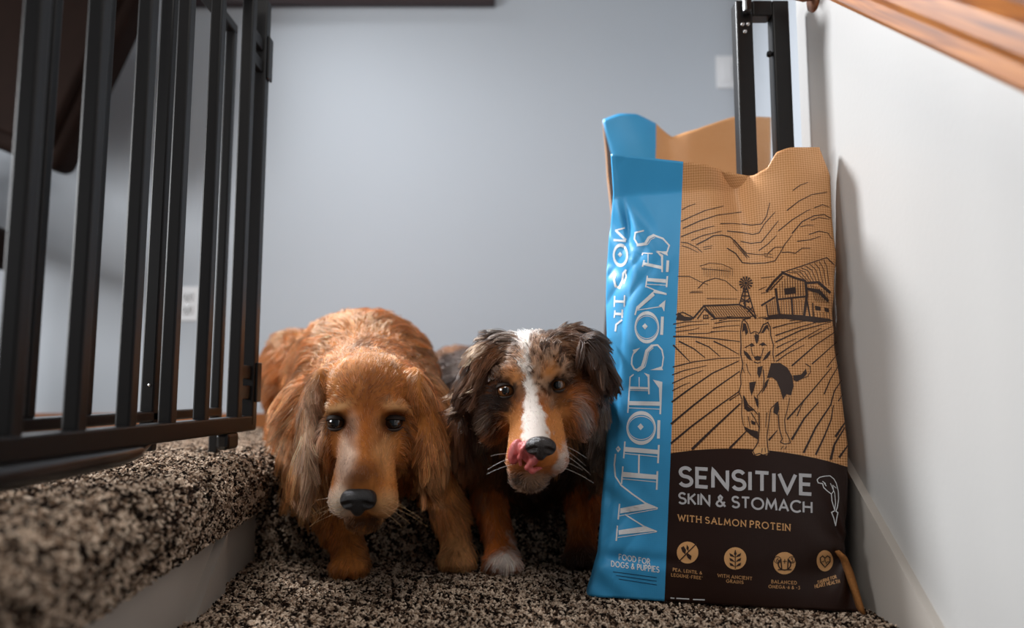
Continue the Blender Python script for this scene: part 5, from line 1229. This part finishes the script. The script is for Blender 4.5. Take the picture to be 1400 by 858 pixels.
a_pr = [
    cap(P(712, 575, 1.50), P(645, 545, 1.84), 0.118, 0.118, **bk), ell(P(624, 530, 1.97), (0.095, 0.13, 0.108), **{**bk, 'col': AT * 0.9, 'len': 0.04}), ell(P(700, 545, 1.92), (0.09, 0.13, 0.10), **{**bk, 'dens': 0.5}),
    ell(P(732, 600, 1.415), (0.100, 0.085, 0.088), **{**rf, 'col': AD * 0.8, 'len': 0.034}),
    cap(P(738, 550, 1.27), P(728, 600, 1.42), 0.080, 0.105, **{**rf, 'comb': (0, 0.5, -1)}),
    cap(P(670, 560, 1.26), P(664, 620, 1.38), 0.042, 0.044, **{**rf, 'comb': (-0.5, 0.1, -1), 'col': AT * 0.8}), cap(P(795, 550, 1.22), P(798, 610, 1.37), 0.036, 0.05, **{**rf, 'comb': (0.3, 0.1, -1), 'col': AG}),
    cap(P(664, 600, 1.42), P(670, 682, 1.395), 0.042, 0.030, **lg), cap(P(668, 682, 1.395), Pz(684, 0.045, 1.355), 0.031, 0.025, **lg), *paw(Pz(686, 0.029, 1.335), (0.05, -1, 0), 0.029, **lg),
    cap(P(792, 600, 1.42), P(798, 690, 1.40), 0.042, 0.030, **lg), cap(P(798, 690, 1.40), Pz(795, 0.045, 1.375), 0.030, 0.025, **lg), *paw(Pz(794, 0.029, 1.365), (0.0, -1, 0), 0.028, **{**lg, 'col': AD}),
    # head
    ell(Q_(735, 502, 1.240), (0.064, 0.074, 0.060), **hd), cap(Q_(731, 530, 1.205), Q_(732, 562, 1.178), 0.046, 0.036, **{**hd, 'len': 0.010}),
    cap(Q_(731, 555, 1.172), Q_(735, 618, 1.100), 0.027, 0.025, **{**mz, 'k': 0.015}),
    cap(Q_(716, 585, 1.160), Q_(713, 628, 1.120), 0.021, 0.022, **{**mz, 'comb': (-0.4, 0.5, 0.4), 'k': 0.012}), cap(Q_(751, 583, 1.160), Q_(756, 626, 1.120), 0.021, 0.023, **{**mz, 'comb': (0.4, 0.5, 0.4), 'k': 0.012}),
    ell(Q_(694, 512, 1.190), (0.022, 0.017, 0.014), **{**hd, 'k': 0.012}), ell(Q_(763, 505, 1.190), (0.022, 0.017, 0.014), **{**hd, 'k': 0.012}),
    ell(Q_(692, 556, 1.205), (0.024, 0.030, 0.030), **{**hd, 'col': AC * 0.8}), ell(Q_(772, 550, 1.205), (0.024, 0.030, 0.030), **{**hd, 'col': AC}),
    ell(Q_(724, 650, 1.130), (0.024, 0.027, 0.015), **{**mz, 'comb': (0, 0.4, -0.8), 'len': 0.013, 'k': 0.006, 'col': AG}), cap(Q_(724, 646, 1.14), Q_(735, 600, 1.22), 0.024, 0.042, **{**mz, 'len': 0.014}),
    ell(Q_(676, 562, 1.222), (0.026, 0.040, 0.046), **{**hd, 'len': 0.026, 'comb': (-0.7, 0.5, -0.6), 'col': AC * 0.6}), ell(Q_(788, 556, 1.222), (0.026, 0.040, 0.046), **{**hd, 'len': 0.026, 'comb': (0.7, 0.5, -0.6), 'col': AC * 0.7}),
    ell(Q_(692, 535, 1.178), (0.0135, 0.011, 0.0105), sub=True, k=0.010), ell(Q_(762, 527, 1.178), (0.0135, 0.011, 0.0105), sub=True, k=0.010),
    cap(Q_(742, 640, 1.095), Q_(768, 632, 1.115), 0.002, 0.002, sub=True, k=0.005),
    cap(Q_(765, 482, 1.235), Q_(802, 478, 1.215), 0.030, 0.022, **{**er, 'comb': (0.8, 0, -0.5), 'len': 0.03}), cap(Q_(705, 485, 1.235), Q_(668, 488, 1.225), 0.030, 0.022, **{**er, 'comb': (-0.8, 0, -0.5), 'len': 0.03}),
    cap(Q_(772, 520, 1.238), Q_(806, 528, 1.215), 0.032, 0.022, **{**er, 'comb': (0.6, 0.2, -0.8), 'len': 0.03}),
    # ears, folded over and hanging outward
    ell(Q_(682, 474, 1.235), (0.040, 0.014, 0.028), rot_to((-0.7, 0, -0.55), (0.3, 0.5, 0.8)), **{**er, 'comb': (-0.75, 0, -0.6), 'lift': 0.35, 'len': 0.034}), ell(Q_(650, 512, 1.225), (0.014, 0.030, 0.052), rot_to((1, 0.5, 0), (0.42, 0, 1)), **{**er, 'comb': (-0.35, 0, -1)}),
    ell(Q_(788, 466, 1.225), (0.040, 0.014, 0.028), rot_to((0.8, 0, -0.45), (-0.2, 0.5, 0.8)), **{**er, 'comb': (0.85, 0, -0.4), 'lift': 0.35, 'len': 0.034}), ell(Q_(815, 492, 1.195), (0.014, 0.024, 0.042), rot_to((1, -0.5, 0), (-0.62, 0, 1)), **{**er, 'comb': (0.45, 0, -0.9), 'len': 0.034}),
]
nzC, nzD = Noise3(201), Noise3(202)
def aussie_col(X, base, rg, strand=False):
    px, py = proj(X); n1 = nzC(X, 120.0); n2 = nzD(X, 210.0); py0 = py; c = base.copy(); n3 = nzC(X, 430.0); n4 = nzD(X, 640.0); px = px + 2.2 * n3; py = py + 2.2 * n4; front = ((X[:, 1] < 1.245) & (py < 690))[:, None].astype(float)
    c = c * (1 + 0.15 * np.clip(n1, -2, 2))[:, None]
    # merle forehead
    fm = patch(px, py, 733, 496, 50, 44, 0, 0.25) * front
    mk = (1 / (1 + np.exp(-(n3 + 0.8 * n4 - 0.45) * 3.0)))[:, None]; merle = AD * mk + (AG * 1.15 + AT * 0.45) * (1 - mk); c = mixc(c, 0, fm * 0) * 1.0; c = c * (1 - fm) + merle * fm
    for args, col, k_ in (((702, 590, 20, 32, -10, 0.5), AM, 0.9), ((762, 588, 20, 40, 10, 0.5), AM * 1.15, 0.9), ((668, 566, 22, 36), AD * 0.6, 0.92), ((668, 600, 10, 14), AC * 0.7, 0.6), ((797, 556, 14, 26), AC * 0.8, 0.8),
                         ((691, 535, 21, 14, 0, 0.5), AB * 0.7, 0.92), ((686, 553, 16, 12, 20), AB, 0.9), ((764, 528, 19, 13, 0, 0.5), AB * 0.8, 0.9), ((766, 549, 14, 10, -10), AB, 0.55), ((753, 550, 8, 8), AG, 0.5), ((715, 540, 9, 22), AT * 0.8, 0.6),
                         ((703, 513, 12, 9, 30, 0.6), AM * 1.05, 0.9), ((752, 506, 11.5, 10, -20, 0.6), AM * 1.1, 0.92)):
        c = mixc(c, col, patch(px, py, *args) * k_ * front)
    # white blaze, widening toward the nose
    cx = np.interp(py, [450, 480, 520, 560, 600, 640], [718, 718, 723, 729, 733, 740]); hw = np.interp(py, [450, 475, 500, 520, 545, 570, 595, 615], [9, 5, 4, 4.5, 8, 14, 20, 13]); e_ = 4.0
    bl = np.clip((hw - np.abs(px - cx)) / e_ + 0.5, 0, 1)[:, None] * front * ((py < 620) & (py > 440))[:, None]
    c = mixc(c, AW, bl * 0.95); c = mixc(c, AW, patch(px, py, 716, 447, 34, 9) * 0.9 * front)
    c = mixc(c, AW * 0.8, patch(px, py, 768, 630, 7, 24, 20, 0.6) * 0.8 * front); c = mixc(c, AG * 0.9, patch(px, py, 735, 662, 34, 16) * 0.8 * front); c = mixc(c, AB, patch(px, py, 708, 655, 11, 7) * 0.8 * front)
    # ears: brown highlights; ruff: grey and white; legs: white toes
    c = mixc(c, AT * 1.3, (patch(px, py, 650, 490, 40, 45) * np.clip(0.25 + 0.5 * n1, 0, 0.7)[:, None] + patch(px, py, 800, 470, 36, 30) * np.clip(0.2 + 0.45 * n1, 0, 0.6)[:, None]) * front * (1 - fm))
    c = mixc(c, AW * 0.75, patch(px, py, 806, 570, 20, 36) * np.clip(0.45 + 0.4 * n1, 0, 0.85)[:, None] * (X[:, 1] < 1.34)[:, None]); c = mixc(c, AG * 0.9, patch(px, py, 660, 584, 13, 22) * np.clip(0.3 + 0.4 * n1, 0, 0.7)[:, None])
    c = mixc(c, AW * 0.85, patch(px, py, 690, 768, 20, 14) * 0.9); c = mixc(c, AW * 0.7, patch(px, py, 700, 740, 7, 14) * 0.7)
    c = mixc(c, AD, patch(px, py, 800, 780, 30, 26) * 0.7)
    if strand: c = c * rg.uniform(0.58, 1.32, (len(c), 1)) * (1 + rg.normal(size=c.shape) * 0.03)
    return np.clip(c, 0, 0.95)
aE = (Q_(692, 534, 1.165), Q_(762, 526, 1.165))
aussie, sb = build_dog('australian_shepherd', 'brown merle shepherd dog with a white blaze licking its nose next to the bag', a_pr, aussie_col, 110000,
    [(aE[0], 0.018), (aE[1], 0.018), (P(738, 610, 1.03), 0.021)], ((-0.36, 0.98, -0.03), (0.26, 2.16, 0.62)), 1.30, seed=12)
for (ex, ey) in ((692, 534), (762, 526)):
    h, nn = hit(sb, ex, ey); eye(aussie, h + np.array([0, 0.0055, 0.0]), 0.0150, unit(np.array([-0.05, -1, -0.02])), (-0.1, 0, 1), (0.140, 0.052, 0.017), (31, 30))
h, nn = hit(sb, 738, 612); nose(aussie, h + np.array([0.001, -0.002, 0.0]), 0.041, 0.0, 0.05, M_NOSEB)
whiskers(aussie, sb, [(700, 620, -1), (698, 626, -1), (704, 634, -0.9), (768, 612, 1), (770, 620, 1), (768, 630, 1), (766, 638, 0.8), (764, 606, 1)], srgb(220, 210, 200), 0.05)
# tongue curling up out of the mouth over the side of the nose
hN, _ = hit(sb, 712, 628); d0 = hN[1] - 0.006
zT = lambda x, y, dd: P(680 + x / 8.58, 580 + y / 8.58, d0 + dd)
tl = lambda deg: rot_to((math.cos(math.radians(deg)), 0, math.sin(math.radians(deg))), (-math.sin(math.radians(deg)), 0, math.cos(math.radians(deg))))
t_pr = [ell(zT(215, 320, 0.002), (0.0105, 0.0085, 0.0185), tl(-16)), ell(zT(368, 335, -0.007), (0.0120, 0.0080, 0.0185), tl(34)),
        ell(zT(325, 425, -0.017), (0.0066, 0.0080, 0.0105), tl(20), sub=True, k=0.003), ell(zT(205, 430, -0.008), (0.0038, 0.0050, 0.0085), tl(-8), sub=True, k=0.003),
        cap(zT(362, 205, -0.012), zT(285, 300, -0.015), 0.0021, 0.0024, k=0.003), cap(zT(285, 300, -0.015), zT(258, 390, -0.013), 0.0024, 0.0024, k=0.003), cap(zT(258, 390, -0.013), zT(272, 470, -0.009), 0.0024, 0.0021, k=0.003),
        cap(zT(370, 200, -0.012), zT(480, 375, -0.013), 0.0024, 0.0034, k=0.004), cap(zT(480, 385, -0.013), zT(400, 450, -0.012), 0.0040, 0.0042, k=0.004),
        cap(zT(400, 445, -0.012), zT(352, 505, -0.010), 0.0040, 0.0036, k=0.003), cap(zT(352, 505, -0.010), zT(410, 545, -0.009), 0.0036, 0.0036, k=0.003), cap(zT(410, 545, -0.009), zT(530, 485, 0.004), 0.0036, 0.0030, k=0.003)]
lo = zT(60, 640, 0)[[0, 2]]; hi = zT(620, 80, 0)[[0, 2]]
gx_ = np.arange(lo[0], hi[0], 0.0007); gz_ = np.arange(lo[1], hi[1], 0.0007); gy_ = np.arange(d0 - 0.03, d0 + 0.02, 0.0007)
Vt, Qt = surface_net(sdf_field(t_pr, gx_, gy_, gz_, 0.004), gx_, gy_, gz_)
tg_ = np_mesh('tongue', Vt, Qt, M_TONGUE, aussie); tg_['label'] = 'curled pink tongue'
bm = bmesh.new(); bm.from_mesh(tg_.data); bmesh.ops.recalc_face_normals(bm, faces=bm.faces); bm.to_mesh(tg_.data); bm.free()
